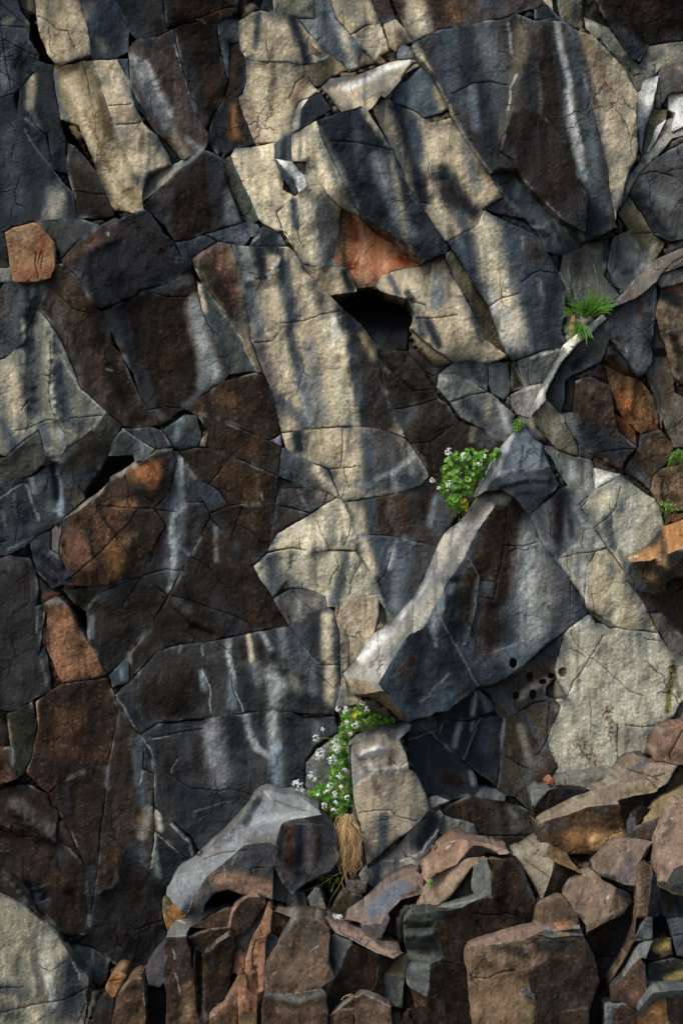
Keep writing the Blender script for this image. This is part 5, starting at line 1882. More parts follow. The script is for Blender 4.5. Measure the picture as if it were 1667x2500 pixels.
for ln in DATA.split('\n'):
    ln = ln.strip()
    if not ln or ln[0] == '#': continue
    k = ln[0]
    if k == 'O': OBJ.append(dict(name=ln[2:].strip(), top=False, f=[], r=[]))
    elif k == 'B':
        a = ln[2:].split('|'); OBJ.append(dict(name=a[0], label=a[1], cat=a[2], top=True, f=[], r=[]))
    elif k == 'F':
        h, o = ln[1:].split(';'); h = h.split(); f = Fc(); f.col = colr(h[0]); f.d = float(h[1])
        f.nx = float(h[2]) if len(h) > 2 else rr.uniform(-.1, .1); f.ny = float(h[3]) if len(h) > 3 else rr.uniform(-.1, .1)
        f.poly = pts(o); f.hinge = None; f.s = []; OBJ[-1]['f'].append(f)
    elif k == 'H':
        h, p, q, o = ln[1:].split(';'); h = h.split(); f = Fc(); f.col = colr(h[1]); f.hinge = (int(h[2]), float(h[3]), pts(p)[0], pts(q)[0])
        f.poly = pts(o); f.s = []; OBJ[-1]['f'].append(f)
    elif k == 's':
        h, o = ln[1:].split(';'); h = h.split(); OBJ[-1]['f'][-1].s.append((colr(h[0]), float(h[1]), float(h[2]), np.array(pts(o)), h[0]))
    elif k == 'r':
        h, o = ln[1:].split(';'); h = h.split(); OBJ[-1]['r'].append((float(h[0]), float(h[1]), np.array(pts(o))))
    elif k == 'c': CRACK.append(np.array(pts(ln[1:].split(';')[1])))
HOLES = [(485,312,24,33), (590,400,21,29), (728,393,26,16), (673,430,25,17), (800,370,26,31), (503,520,21,25), (610,512,21,31)]
HOLES = [(1067 + a * U, 1500 + b * U, c * U, d * U) for a, b, c, d in HOLES]
# traced corners that fall together are welded so that neighbours meet
allf = [f for o in OBJ for f in o['f']]
FID = [k for k, f in enumerate(allf) for p in f.poly]; V = np.array([p for f in allf for p in f.poly]); used = np.zeros(len(V), bool); NV = V.copy()
for i in range(len(V)):
    if used[i]: continue
    dd = np.hypot(*(V - V[i]).T); cand = [j for j in np.argsort(dd)[:40] if dd[j] < 7.5 and not used[j]]; seen = set(); m = []
    for j in cand:
        if FID[j] not in seen: seen.add(FID[j]); m.append(j)
    NV[m] = V[m].mean(0); used[m] = True
def snap_edge(P):                       # frame borders run past the frame
    P = P.copy()
    P[P[:, 0] < 3, 0] = -70; P[P[:, 0] > 1661, 0] = 1740; P[P[:, 1] < 3, 1] = -70; P[P[:, 1] > 2495, 1] = 2600
    return P
i = 0
for f in allf:
    n = len(f.poly); P = snap_edge(NV[i:i + n]); i += n
    keep = [0]
    for j in range(1, n):
        if np.hypot(*(P[j] - P[keep[-1]])) > .5: keep.append(j)
    if np.hypot(*(P[keep[-1]] - P[keep[0]])) < .5: keep.pop()
    P = P[keep]
    if area(P) < 0: P = P[::-1]
    f.P = P; f.c = P.mean(0)
ALLV = np.unique(np.round(np.vstack([f.P for f in allf]), 3), axis=0)
for f in allf:
    x0, y0 = f.P.min(0) - 8; x1, y1 = f.P.max(0) + 8
    C_ = ALLV[(ALLV[:, 0] > x0) & (ALLV[:, 0] < x1) & (ALLV[:, 1] > y0) & (ALLV[:, 1] < y1)]
    out = []; n = len(f.P)
    for i in range(n):
        a, b = f.P[i], f.P[(i + 1) % n]; out.append(a); ab = b - a; L2_ = ab @ ab
        if L2_ < 200: continue
        t = (C_ - a) @ ab / L2_; d = np.hypot(*(C_ - (a + t[:, None] * ab)).T); m = (d < 8) & (t * np.sqrt(L2_) > 7) & ((1 - t) * np.sqrt(L2_) > 7)
        last = -99
        for j in np.where(m)[0][np.argsort(t[m])]:
            if (t[j] - last) * np.sqrt(L2_) > 6 and min(np.hypot(*(f.P - C_[j]).T)) > 5: out.append(C_[j]); last = t[j]
    f.P = np.array(out)
for o in OBJ:
    for f in o['f']:
        if f.hinge is None:
            # z = z0 + gx*X + gy*Y in metres, X right and Y up
            gx, gy = -f.nx, -f.ny
            f.pl = (f.d - gx * f.c[0] * S + gy * f.c[1] * S, gx, gy)
        else:
            par = o['f'][f.hinge[0]]; p, q = np.array(f.hinge[2]), np.array(f.hinge[3]); sl_ = f.hinge[1]
            zp = par.pl[0] + par.pl[1] * p[0] * S - par.pl[2] * p[1] * S; zq = par.pl[0] + par.pl[1] * q[0] * S - par.pl[2] * q[1] * S
            e = (q - p) * S; L_ = np.hypot(*e); e /= L_; nrm = np.array([-e[1], e[0]])
            if ((f.c - p) @ nrm) < 0: nrm = -nrm
            g = e * (zq - zp) / L_ - nrm * sl_         # gradient in pixel-axis metres (y down)
            f.pl = (zp - g @ p * S, g[0], -g[1])
def plane(f, P): return f.pl[0] + f.pl[1] * P[:, 0] * S - f.pl[2] * P[:, 1] * S
MS = 12.0; mxs = np.arange(-100, 1780, MS); mys = np.arange(-100, 2640, MS); MX, MY = np.meshgrid(mxs, mys); MP = np.stack([MX.ravel(), MY.ravel()], 1)
ms = np.zeros(len(MP)); mw = np.zeros(len(MP))
for o in OBJ:
    if o['top'] and o['name'] != 'weathered_rock': continue
    for f in o['f']:
        m = inside(MP, f.P); ms[m] += plane(f, MP[m]); mw[m] += 1
def blur(a, n):
    for _ in range(n):
        p = np.pad(a, 1, mode='edge'); a = (p[1:-1, :-2] + 2 * p[1:-1, 1:-1] + p[1:-1, 2:]) / 4
        p = np.pad(a, 1, mode='edge'); a = (p[:-2, 1:-1] + 2 * p[1:-1, 1:-1] + p[2:, 1:-1]) / 4
    return a
MEAN = blur(ms.reshape(MX.shape), 18) / np.maximum(blur(mw.reshape(MX.shape), 18), 1e-3)
def mean_z(P):
    u = np.clip((P[:, 0] + 100) / MS, 0, MX.shape[1] - 1.001); v = np.clip((P[:, 1] + 100) / MS, 0, MX.shape[0] - 1.001)
    i = u.astype(int); j = v.astype(int); a = u - i; b = v - j
    return MEAN[j, i] * (1 - a) * (1 - b) + MEAN[j, i + 1] * a * (1 - b) + MEAN[j + 1, i] * (1 - a) * b + MEAN[j + 1, i + 1] * a * b
def settle(f, P, z):                   # most blocks sit nearly flush with their neighbours, a few stand out
    return z if f.top else mean_z(P) + (z - mean_z(P)) * f.k
for o in OBJ:
    for f in o['f']: f.top = o['top']; f.k = .95 if o['name'] in ('rock_blade', 'rock_ledge', 'weathered_rock', 'rock_hollow') or o['f'][0].d >= .2 else .66 
def mvc(poly, P):                      # mean value coordinates: smooth blend of corner values over a face
    n = len(poly); dv = poly[None] - P[:, None]; r = np.maximum(np.hypot(dv[..., 0], dv[..., 1]), 1e-3); dn = np.roll(dv, -1, 1); rn = np.roll(r, -1, 1)
    cr = dv[..., 0] * dn[..., 1] - dv[..., 1] * dn[..., 0]; dt = (dv * dn).sum(-1); th = np.tan(np.arctan2(cr, dt) / 2); th = np.clip(th, -60, 60)
    w_ = (np.roll(th, 1, 1) + th) / r; sm_ = w_.sum(1, keepdims=True); sm_ = np.where(np.abs(sm_) < 1e-6, 1e-6, sm_); w_ = w_ / sm_
    w_ = np.clip(w_, -.3, 1.2); return w_ / w_.sum(1, keepdims=True)
corner = {}
for o in OBJ:
    for f in o['f']:
        zc = float(plane(f, f.c[None])[0]) - float(mean_z(f.c[None])[0]); f.proud = abs(zc) > .09
        f.al = 0. if (o['top'] or f.k > .9 or f.hinge is not None) else (.35 if f.proud else .92)
        if f.al > 0:
            for p, z in zip(f.P, settle(f, f.P, plane(f, f.P))): corner.setdefault((round(p[0]), round(p[1])), []).append((z, .25 if f.proud else 1.))
def surf(f, P):
    z = settle(f, P, plane(f, P))
    if f.al > 0:
        zz = settle(f, f.P, plane(f, f.P)); dl = []
        for p, q in zip(f.P, zz):
            v = corner[(round(p[0]), round(p[1]))]; dl.append((sum(a * b for a, b in v) / sum(b for a, b in v) - q) * f.al)
        z = z + mvc(f.P, P) @ np.array(dl)
    return z
def relief(P, top):
    x, y = P[:, 0], P[:, 1]
    a = .014 * fbm(x / 150, y / 150, 2) + .0030 * fbm(x / 34, y / 44, 3) + .0014 * fbm(x / 10, y / 11, 2)
    t = fbm(x / 95 + 31, y / 120 + 7, 3) * 4.5; fl = np.floor(t); fr = t - fl
    if top: a = a + .009 * np.abs(fbm(x / 60 + 3, y / 64, 2)) + .002 * np.abs(fbm(x / 18, y / 18, 2))
    return a + .0055 * (fl + sm(.9, 1, fr))
def wobble(L):
    C = densify(L, 9); return C + np.stack([3.5 * fbm(C[:, 0] / 22, C[:, 1] / 22, 3), 3.5 * fbm(C[:, 0] / 22 + 30, C[:, 1] / 22, 3)], 1)
def paint(f, P, z):
    x, y = P[:, 0], P[:, 1]; c = np.tile(f.col, (len(P), 1))
    base_n = fbm(x / 60 + 5, y / 75, 4); c *= (1 + .16 * base_n)[:, None]
    st_n = fbm(x / 9, y / 80, 3); fine = fbm(x / 7, y / 8, 2); mid = fbm(x / 22, y / 34, 3)
    c *= (1 + .10 * st_n)[:, None]
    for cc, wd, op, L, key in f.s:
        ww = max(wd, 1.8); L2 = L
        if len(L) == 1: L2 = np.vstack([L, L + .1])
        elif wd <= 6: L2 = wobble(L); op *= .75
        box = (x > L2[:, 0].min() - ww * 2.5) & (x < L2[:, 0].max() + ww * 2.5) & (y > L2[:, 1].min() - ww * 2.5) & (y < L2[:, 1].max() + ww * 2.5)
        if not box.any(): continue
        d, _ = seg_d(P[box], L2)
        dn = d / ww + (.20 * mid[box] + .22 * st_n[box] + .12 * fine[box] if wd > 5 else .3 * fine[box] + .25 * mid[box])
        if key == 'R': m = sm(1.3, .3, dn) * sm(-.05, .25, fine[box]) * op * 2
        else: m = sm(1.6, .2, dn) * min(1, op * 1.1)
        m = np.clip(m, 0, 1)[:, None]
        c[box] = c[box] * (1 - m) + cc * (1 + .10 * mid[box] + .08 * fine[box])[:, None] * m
    if not f.top:                      # rain streaks that run down over several blocks
        xs_ = x + 10 * fbm(x / 90, y / 160, 2); sk = fbm(xs_ / 30, y / 520, 3) + .35 * fbm(xs_ / 11, y / 260, 2)
        dk = sm(.22, .7, sk) * .36 * sm(-.3, .2, fbm(x / 160 + 8, y / 200, 2)); lt = sm(-.2, -.65, sk) * .15
        c = c * (1 - dk[:, None]) + np.array([30, 34, 38]) * dk[:, None]; c = c * (1 - lt[:, None]) + (c * 1.15 + np.array([26, 28, 27])) * lt[:, None]
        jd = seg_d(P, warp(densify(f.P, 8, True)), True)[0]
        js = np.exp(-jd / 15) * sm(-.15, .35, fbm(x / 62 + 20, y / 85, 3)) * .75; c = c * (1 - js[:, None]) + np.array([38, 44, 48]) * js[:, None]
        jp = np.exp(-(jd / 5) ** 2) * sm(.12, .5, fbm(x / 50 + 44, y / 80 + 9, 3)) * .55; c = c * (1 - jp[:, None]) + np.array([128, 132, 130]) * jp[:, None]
    wmn = np.clip((c[:, 0] - c[:, 2]) / np.maximum(c.mean(1), 1), 0, .6) * sm(90, 60, c.mean(1))
    rp = sm(0, .5, fbm(x / 75 + 70, y / 75, 3)) * np.clip(wmn * 2.2, 0, 1) * .45; c = c * (1 - rp[:, None]) + np.array([92, 60, 40]) * rp[:, None]
    # pale mineral dusting and dark lichen specks, each with a shape of its own
    sp = sm(.42, .6, fbm(x / 5 + 90, y / 5, 2) + .25 * base_n); c *= (1 - .18 * sp)[:, None]
    sp = sm(.45, .62, fbm(x / 6, y / 9 + 70, 2) + .2 * mid); c += (c * .16 + 3) * sp[:, None]
    g_ = c @ np.array([.3, .59, .11]); wm_ = (c[:, 0] - c[:, 2]) / np.maximum(g_, 1); c = g_[:, None] + (c - g_[:, None]) * (.88 - .12 * sm(.3, .55, wm_))[:, None]
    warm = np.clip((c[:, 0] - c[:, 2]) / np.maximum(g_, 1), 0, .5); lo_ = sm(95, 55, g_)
    c = c * (1.12 - lo_ * (1.0 * warm - .07) - (.10 + .30 * sm(.05, .3, warm)) * sm(72, 34, g_))[:, None] * np.array([.985, 1.0, .995])  # dark browns deepened further; the view's corner vignetting goes into rock colour
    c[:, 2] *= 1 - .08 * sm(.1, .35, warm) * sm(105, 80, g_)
    if f.top: c *= .90
    return np.clip(c, 2, 245)
def build_facet(f, o, sibs, G):
    step = 4.5
    B0 = densify(f.P, 4.0, True); WK = .45 if f.top or o['name'] == 'rock_ledge' else 1.; Bw = warp(B0, WK); n = len(Bw)
    nx_ = np.roll(Bw, -1, 0) - np.roll(Bw, 1, 0); nn = np.stack([-nx_[:, 1], nx_[:, 0]], 1); nn /= np.maximum(np.hypot(*nn.T), 1e-6)[:, None]
    shared = np.zeros(n, bool)
    for g in sibs:
        if g is f: continue
        d, _ = seg_d(B0, g.P, True); shared |= d < 2.0
    opn = sm(-.25, .45, fbm(Bw[:, 0] / 95 + 11, Bw[:, 1] / 95, 2)); inset = np.where(shared, .12, .12 + .62 * opn); B = Bw + nn * inset[:, None]
    ring = Bw + nn * (inset + np.where(shared, 1.6, 1.3))[:, None]
    x0, y0 = Bw.min(0); x1, y1 = Bw.max(0)
    gx, gy = np.meshgrid(np.arange(x0, x1, step), np.arange(y0, y1, step)); gx = gx + (np.arange(gx.shape[0]) % 2)[:, None] * step / 2
    Q = np.stack([gx.ravel(), gy.ravel()], 1); Q = Q + RNG.uniform(-1, 1, Q.shape) * 1.1
    Q = Q[inside(Q, Bw)]
    if len(Q): Q = Q[seg_d(Q, Bw, True)[0] > 3.8]
    rng_ = ring[inside(ring, B)]
    if len(rng_): rng_ = rng_[seg_d(rng_, B, True)[0] > .8]
    extra = []; cen = []
    for L in CRACK:
        if L[:, 0].max() < x0 or L[:, 0].min() > x1 or L[:, 1].max() < y0 or L[:, 1].min() > y1: continue
        C = warp(densify(L, 3.0)); t = np.gradient(C, axis=0); t = np.stack([-t[:, 1], t[:, 0]], 1); t /= np.maximum(np.hypot(*t.T), 1e-6)[:, None]
        wd = .95 + .5 * perlin(C[:, 0] / 20, C[:, 1] / 20 + 9)
        for k2, s_ in ((0, 0), (1, 1), (1, -1)):
            E = C + t * (s_ * wd)[:, None]; ok = inside(E, Bw); E = E[ok]
            if len(E): E = E[seg_d(E, Bw, True)[0] > 2.6]
            extra.append(E); cen += [s_ == 0] * len(E)
    ex = np.vstack(extra) if extra else np.zeros((0, 2)); cen = np.array(cen, bool)
    fine = []
    for cc, wd, op, L, key in f.s:
        if wd <= 6 and len(L) > 1:
            C = densify(wobble(L), 2.6); t = np.gradient(C, axis=0); t = np.stack([-t[:, 1], t[:, 0]], 1); t /= np.maximum(np.hypot(*t.T), 1e-6)[:, None]
            for s_ in (-1.5, -.8, 0, .8, 1.5):
                E = C + t * s_ * max(wd, 1.8); E = E[inside(E, Bw)]
                if len(E): E = E[seg_d(E, Bw, True)[0] > 2.6]
                fine.append(E)
    hz = []; hd = []
    for hx, hy, ha, hb in HOLES:
        if not (x0 < hx < x1 and y0 < hy < y1): continue
        th = np.linspace(0, 2 * np.pi, 22, endpoint=False)
        for k2, dep in ((1.12, 0), (1.0, -.004), (.9, -.10), (.5, -.13)):
            E = np.stack([hx + ha * k2 * np.cos(th) * (1 + .05 * np.sin(3 * th + hx)), hy + hb * k2 * np.sin(th)], 1); m = inside(E, Bw); hz.append(E[m]); hd += [dep] * m.sum()
    hz = np.vstack(hz) if hz else np.zeros((0, 2)); hd = np.array(hd)
    def thin(A, Bp, r):                      # drop points of A closer than r to Bp
        if not len(A) or not len(Bp): return A
        cell = {}
        for px, py in Bp: cell.setdefault((int(px // r), int(py // r)), []).append((px, py))
        keep = []
        for px, py in A:
            cx, cy = int(px // r), int(py // r); ok = True
            for i_ in (-1, 0, 1):
                for j_ in (-1, 0, 1):
                    for bx, by in cell.get((cx + i_, cy + j_), ()):
                        if (bx - px) ** 2 + (by - py) ** 2 < r * r: ok = False; break
            keep.append(ok)
        return A[np.array(keep)]
    if len(hz):
        def out(A): 
            for hx, hy, ha, hb in HOLES: A = A[((A[:, 0] - hx) / (ha * 1.15)) ** 2 + ((A[:, 1] - hy) / (hb * 1.15)) ** 2 > 1]
            return A
        Q = out(Q)
        if len(ex):
            m = np.ones(len(ex), bool)
            for hx, hy, ha, hb in HOLES: m &= ((ex[:, 0] - hx) / (ha * 1.15)) ** 2 + ((ex[:, 1] - hy) / (hb * 1.15)) ** 2 > 1
            ex = ex[m]; cen = cen[m]
    fn = np.vstack(fine) if fine else np.zeros((0, 2))
    if len(hz) and len(fn): fn = out(fn)
    fn = thin(fn, ex, 1.5)
    Q = thin(Q, np.vstack([ex, fn]), 2.8)
    P = np.vstack([B, rng_, ex, fn, hz, Q]); nb = len(B)
    tag = np.zeros(len(P)); tag[nb + len(rng_):nb + len(rng_) + len(ex)][cen] = 1
    hole = np.zeros(len(P)); hs = nb + len(rng_) + len(ex) + len(fn); hole[hs:hs + len(hz)] = hd
    res = delaunay_2d_cdt([Vector(p) for p in P], [(a, (a + 1) % nb) for a in range(nb)], [list(range(nb))], 1, 1e-4)
    vo, fo, src = res[0], res[2], res[3]
    P2 = np.array([(v.x, v.y) for v in vo]); T2 = np.zeros(len(P2)); H2 = np.zeros(len(P2)); isb = np.zeros(len(P2), bool); drop = np.zeros(len(P2))
    for j, s_ in enumerate(src):
        if s_:
            T2[j] = tag[s_[0]]; H2[j] = hole[s_[0]]; bb = [q for q in s_ if q < nb]
            if bb: isb[j] = True; drop[j] = .0006 if shared[bb[0]] else .0006 + .013 * opn[bb[0]]
    Pu = 2 * P2 - warp(P2, WK)
    z = surf(f, Pu)
    if f.hinge is not None:
        par = o['f'][f.hinge[0]]; d, bp = seg_d(Pu, par.P, True)
        z += np.clip(surf(par, bp + (par.c - bp) * .002) - settle(f, bp, plane(f, bp)), -.2, .2) * np.exp(-d / 22)
    # rounded arris, stronger at free edges
    d, bp = seg_d(P2, Bw, True); sh = np.zeros(len(P2))
    dsh = np.full(len(P2), 99.)
    if shared.any():
        for g in sibs:
            if g is not f: dsh = np.minimum(dsh, seg_d(P2, warp(densify(g.P, 6, True), WK), True)[0])
    free = dsh > d + 1.5
    op2 = sm(-.25, .45, fbm(P2[:, 0] / 95 + 11, P2[:, 1] / 95, 2))
    z -= np.where(free, (.0008 + .004 * op2) * np.exp(-d / 2.5), .0008 * np.exp(-d / 3))
    z += relief(P2, o['top'])
    for amp, wd, L in o['r']:
        dd, _ = seg_d(P2, L); z += amp * np.exp(-(dd / wd) ** 2 * .5) * (1 + .4 * perlin(P2[:, 0] / 15, P2[:, 1] / 15))
    z -= .018 * T2; z += H2; z -= drop
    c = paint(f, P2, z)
    wear = np.exp(-(d / 2.2) ** 2) * sm(.05, .5, fbm(P2[:, 0] / 28 + 60, P2[:, 1] / 28, 3)) * (.85 if f.top else .5); c = c * (1 - wear[:, None]) + (c * .6 + np.array([72, 72, 68])) * wear[:, None]
    c[H2 < -.05] = (30, 28, 27)  # hole insides painted dark, on top of the shade from their depth
    off = len(G['v'])
    Wd = W(P2, z); G['v'] += [tuple(v) for v in Wd]; G['c'] += [tuple(v) for v in c]
    for tri in fo: G['f'].append([off + a for a in tri]); G['sm'].append(True)
    # boundary loop -> side wall running back into the rock
    order = {}
    for j, s_ in enumerate(src):
        for q in s_:
            if q < nb: order[q] = j
    loop = []
    for q in range(nb):
        j = order.get(q)
        if j is not None and (not loop or loop[-1] != j): loop.append(j)
    back = -.6 if not o['top'] else max(-.3, o['zb'])
    base = len(G['v'])
    LP = P2[loop]; lz = z[loop]; lc = c[loop] * .9 + np.array([40, 37, 35]) * .1
    ctr = LP.mean(0); SM = LP.copy(); smz = lz.copy(); nn2 = len(LP)
    for _ in range(14):
        SM = (np.roll(SM, 1, 0) + 2 * SM + np.roll(SM, -1, 0)) / 4; smz = (np.roll(smz, 1) + 2 * smz + np.roll(smz, -1)) / 4
    steps = [0, .04, .12, .3, .6, 1.0]
    for k2, t in enumerate(steps):
        mixk = sm(0, .12, t); Q2 = LP * (1 - mixk) + SM * mixk; zq = lz * (1 - mixk) + smz * mixk
        X = W(Q2, zq); dz = np.maximum(zq - back, .02) * t; X[:, 1] = -(zq - dz)
        jit = (.004 + .014 * t) * fbm(LP[:, 0] / 26 + k2 * 3, LP[:, 1] / 26, 3) * (k2 > 0)
        X[:, 0] += jit; X[:, 2] += jit
        G['v'] += [tuple(v) for v in X]; G['c'] += [tuple(v) for v in lc * (1 + .15 * fbm(LP[:, 0] / 30 + k2 * 2, LP[:, 1] / 30, 2))[:, None]]
    m = len(loop)
    for k2 in range(len(steps) - 1):
        for a in range(m):
            b = (a + 1) % m; G['f'].append([base + k2 * m + a, base + k2 * m + b, base + (k2 + 1) * m + b, base + (k2 + 1) * m + a]); G['sm'].append(True)
    if o['top']: G['f'].append([base + (len(steps) - 1) * m + a for a in range(m)]); G['sm'].append(False)
def make_mesh(name, G, mat, origin=None, parent=None):
    v = np.array(G['v']);
    if origin is None: origin = np.array([0, 0, 0.])
    v = v - origin
    me = bpy.data.meshes.new(name); me.from_pydata([tuple(q) for q in v], [], G['f']); me.materials.append(mat)
    me.polygons.foreach_set('use_smooth', G['sm'])
    at = me.color_attributes.new('Col', 'FLOAT_COLOR', 'POINT')
    lin = srgb(np.array(G['c'])) * TONE; buf = np.ones((len(v), 4), np.float32); buf[:, :3] = lin; at.data.foreach_set('color', buf.ravel())
    me.update(); ob = bpy.data.objects.new(name, me); ob.location = origin; COL.objects.link(ob)
    if parent: ob.parent = parent
    return ob
# ------------------------------------------------------------------ bedrock behind the blocks
DEEP = [(-.95, pts('E 815,575 970,550 1130,552 1290,598 1345,700 1305,790 1290,925 1200,925 1100,895 1000,760 880,665')),
  (-.35, pts('A 195,60 340,400 350,420 360,600 390,760 500,900 560,1020 700,1300 735,1385 690,1300 600,1100 430,870 350,850 270,860 250,700 330,500 250,350 190,330')),
  (-.25, pts('G 440,1250 550,1290 560,1480 J 545,150 G 500,1380')), (-.2, pts('N 540,640 1040,600 1010,760 780,880 540,850')),
  (-.25, pts('D 150,680 240,680 240,800 160,800')), (-.25, pts('L 270,1090 370,1100 330,1060 220,1000')), (-.2, pts('M 1300,860 1400,720 1567,760 1567,860')),
  (-.2, pts('J 60,1060 290,1130 200,1200 0,1150'))]
gs = 9.0; xs = np.arange(-1000, 2670, gs); ys = np.arange(-1150, 3700, gs); GX, GY = np.meshgrid(xs, ys); GP = np.stack([GX.ravel(), GY.ravel()], 1)
# far from the frame: broken facets from tilted cells
cc = RNG.uniform([-1100, -1250], [2770, 3800], (260, 2)); cs = RNG.uniform(-.35, .35, (260, 2)); cz = RNG.uniform(-.2, .12, 260)
best = np.full(len(GP), 1e9); zb = np.zeros(len(GP)); ci = np.zeros(len(GP), int)
Gw = GP + 30 * np.stack([fbm(GP[:, 0] / 120, GP[:, 1] / 120), fbm(GP[:, 0] / 120 + 40, GP[:, 1] / 120)], 1)
for i in range(260):
    dv = Gw - cc[i]; dd = np.hypot(dv[:, 0] * 1.5, dv[:, 1] * .8); m = dd < best; best[m] = dd[m]; zb[m] = cz[i] + (dv[m] @ cs[i]) * S; ci[m] = i
cols_far = np.array([PAL[k] for k in 'ntbqrgtnbky'], float)[ci % 11]
z_in = np.full(len(GP), np.nan); c_in = np.zeros((len(GP), 3)); near = np.full(len(GP), 1e9)
for o in OBJ:
    for f in o['f']:
        x0, y0 = f.P.min(0) - 45; x1, y1 = f.P.max(0) + 45
        idx = np.where((GP[:, 0] > x0) & (GP[:, 0] < x1) & (GP[:, 1] > y0) & (GP[:, 1] < y1))[0]
        if not len(idx): continue
        q = GP[idx]; d, _ = seg_d(q, f.P, True); d = np.where(inside(q, f.P), 0, d); zf = settle(f, q, plane(f, q)) - (.10 if o['top'] else 0)
        closer = d < near[idx] - 1e-6; tie = (d == 0) & (near[idx] == 0)
        j = idx[closer]; near[j] = d[closer]; z_in[j] = zf[closer]; c_in[j] = f.col
        j = idx[tie]; z_in[j] = np.minimum(z_in[j], zf[tie])
shp = GX.shape; zi = z_in.reshape(shp); ok = near.reshape(shp) < 40
zi = np.where(ok, zi, zb.reshape(shp)); zmin = zi.copy()
for a in (-1, 0, 1):
    for b in (-1, 0, 1): zmin = np.minimum(zmin, np.roll(np.roll(zi, a, 0), b, 1))
gap = near.reshape(shp) > 1.5
ZB = np.where(ok, np.where(gap, zi - .035, np.maximum(zmin, -.42) - .06), zb.reshape(shp) - .02).ravel()
for dep, pl in DEEP:
    m = inside(GP, np.array(pl)); ZB[m] = np.minimum(ZB[m], dep)
ZB += .02 * fbm(GP[:, 0] / 60, GP[:, 1] / 60, 3)
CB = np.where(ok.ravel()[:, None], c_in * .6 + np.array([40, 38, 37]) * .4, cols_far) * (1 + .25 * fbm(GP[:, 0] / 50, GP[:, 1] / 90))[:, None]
nr, nc = shp; G = dict(v=[tuple(v) for v in W(GP, ZB)], c=[tuple(v) for v in CB], f=[], sm=[])
ii = (np.arange(nr - 1)[:, None] * nc + np.arange(nc - 1)[None, :]).ravel()
G['f'] = np.stack([ii, ii + nc, ii + nc + 1, ii + 1], 1).tolist(); G['sm'] = [True] * len(G['f'])
cliff = make_mesh('cliff', G, M_CLIFF); cliff['kind'] = 'structure'
# ------------------------------------------------------------------ every block of the cliff, every loose rock
for o in OBJ:
    G = dict(v=[], c=[], f=[], sm=[])
    cen_ = np.mean([f.c for f in o['f']], 0)
    zm = min(float(plane(f, f.P).min()) for f in o['f']); o['zb'] = zm - .30
    for f in o['f']: build_facet(f, o, o['f'], G)
    org = np.array(W(np.array(cen_), 0 if not o['top'] else zm)); vv = np.array(G['v'])
    if o['top']: org[2] = vv[:, 2].min()
    ob = make_mesh(o['name'], G, M_BROKEN if o['top'] else M_CLIFF, org, None if o['top'] else cliff)
    if o['top']:
        ob['label'] = o['label']; ob['category'] = o['cat']
        if o['name'] != 'weathered_rock': ob['group'] = 'stones in the crevice' if o['name'] == 'stone_block' else "broken rocks heaped along the cliff's foot"
# ground in front of the wall, below the frame
gxs = np.linspace(-12, 12, 121); gys = np.linspace(-14, 3, 90); GX, GY = np.meshgrid(gxs, gys); q = np.stack([GX.ravel(), GY.ravel()], 1)
hz_ = -.55 + .35 * np.clip((q[:, 1] + 3) / 3, 0, 1) + .12 * fbm(q[:, 0] * 1.3, q[:, 1] * 1.3, 4)
G = dict(v=[(a, b, c) for (a, b), c in zip(q, hz_)], c=[tuple(np.array([84, 74, 64]) * (1 + .3 * t)) for t in fbm(q[:, 0] * 2, q[:, 1] * 2, 4)], f=[], sm=[])
ii = (np.arange(89)[:, None] * 121 + np.arange(120)[None, :]).ravel(); G['f'] = np.stack([ii, ii + 1, ii + 122, ii + 121], 1).tolist(); G['sm'] = [True] * len(G['f'])
gr = make_mesh('ground', G, M_BROKEN); gr['kind'] = 'structure'
# ------------------------------------------------------------------ plants
class MB:
    def __init__(s): s.v = []; s.f = []
    def add(s, vs_, fs): o = len(s.v); s.v += [tuple(v) for v in vs_]; s.f += [[o + i for i in f] for f in fs]
    def tube(s, P, r0, r1, n=4):
        P = [Vector(p) for p in P]; rings = []
        for i, p in enumerate(P):
            t = (P[min(i + 1, len(P) - 1)] - P[max(i - 1, 0)]).normalized(); u = t.cross(Vector((.3, 1, .2))).normalized(); v = t.cross(u)
            r = r0 + (r1 - r0) * i / (len(P) - 1); rings.append([p + (u * math.cos(a) + v * math.sin(a)) * r for a in [2 * math.pi * k / n for k in range(n)]])
        vs_ = [q for g in rings for q in g]; fs = []
        for i in range(len(P) - 1):
            for k in range(n): a = i * n + k; b = i * n + (k + 1) % n; fs.append([a, b, b + n, a + n])
        s.add(vs_, fs)
    def build(s, name, mat, parent=None, loc=(0, 0, 0), smooth=True):
        loc = Vector(loc); me = bpy.data.meshes.new(name); me.from_pydata([tuple(Vector(v) - loc) for v in s.v], [], s.f); me.materials.append(mat)
        if smooth: me.polygons.foreach_set('use_smooth', [True] * len(me.polygons))
        ob = bpy.data.objects.new(name, me); COL.objects.link(ob)
        if parent: ob.parent = parent
        else: ob.location = loc
        return ob
def frame(nrm, up):
    n = Vector(nrm).normalized(); u = Vector(up) - n * Vector(up).dot(n)
    if u.length < 1e-3: u = n.orthogonal()
    u.normalize(); return n.cross(u), u, n
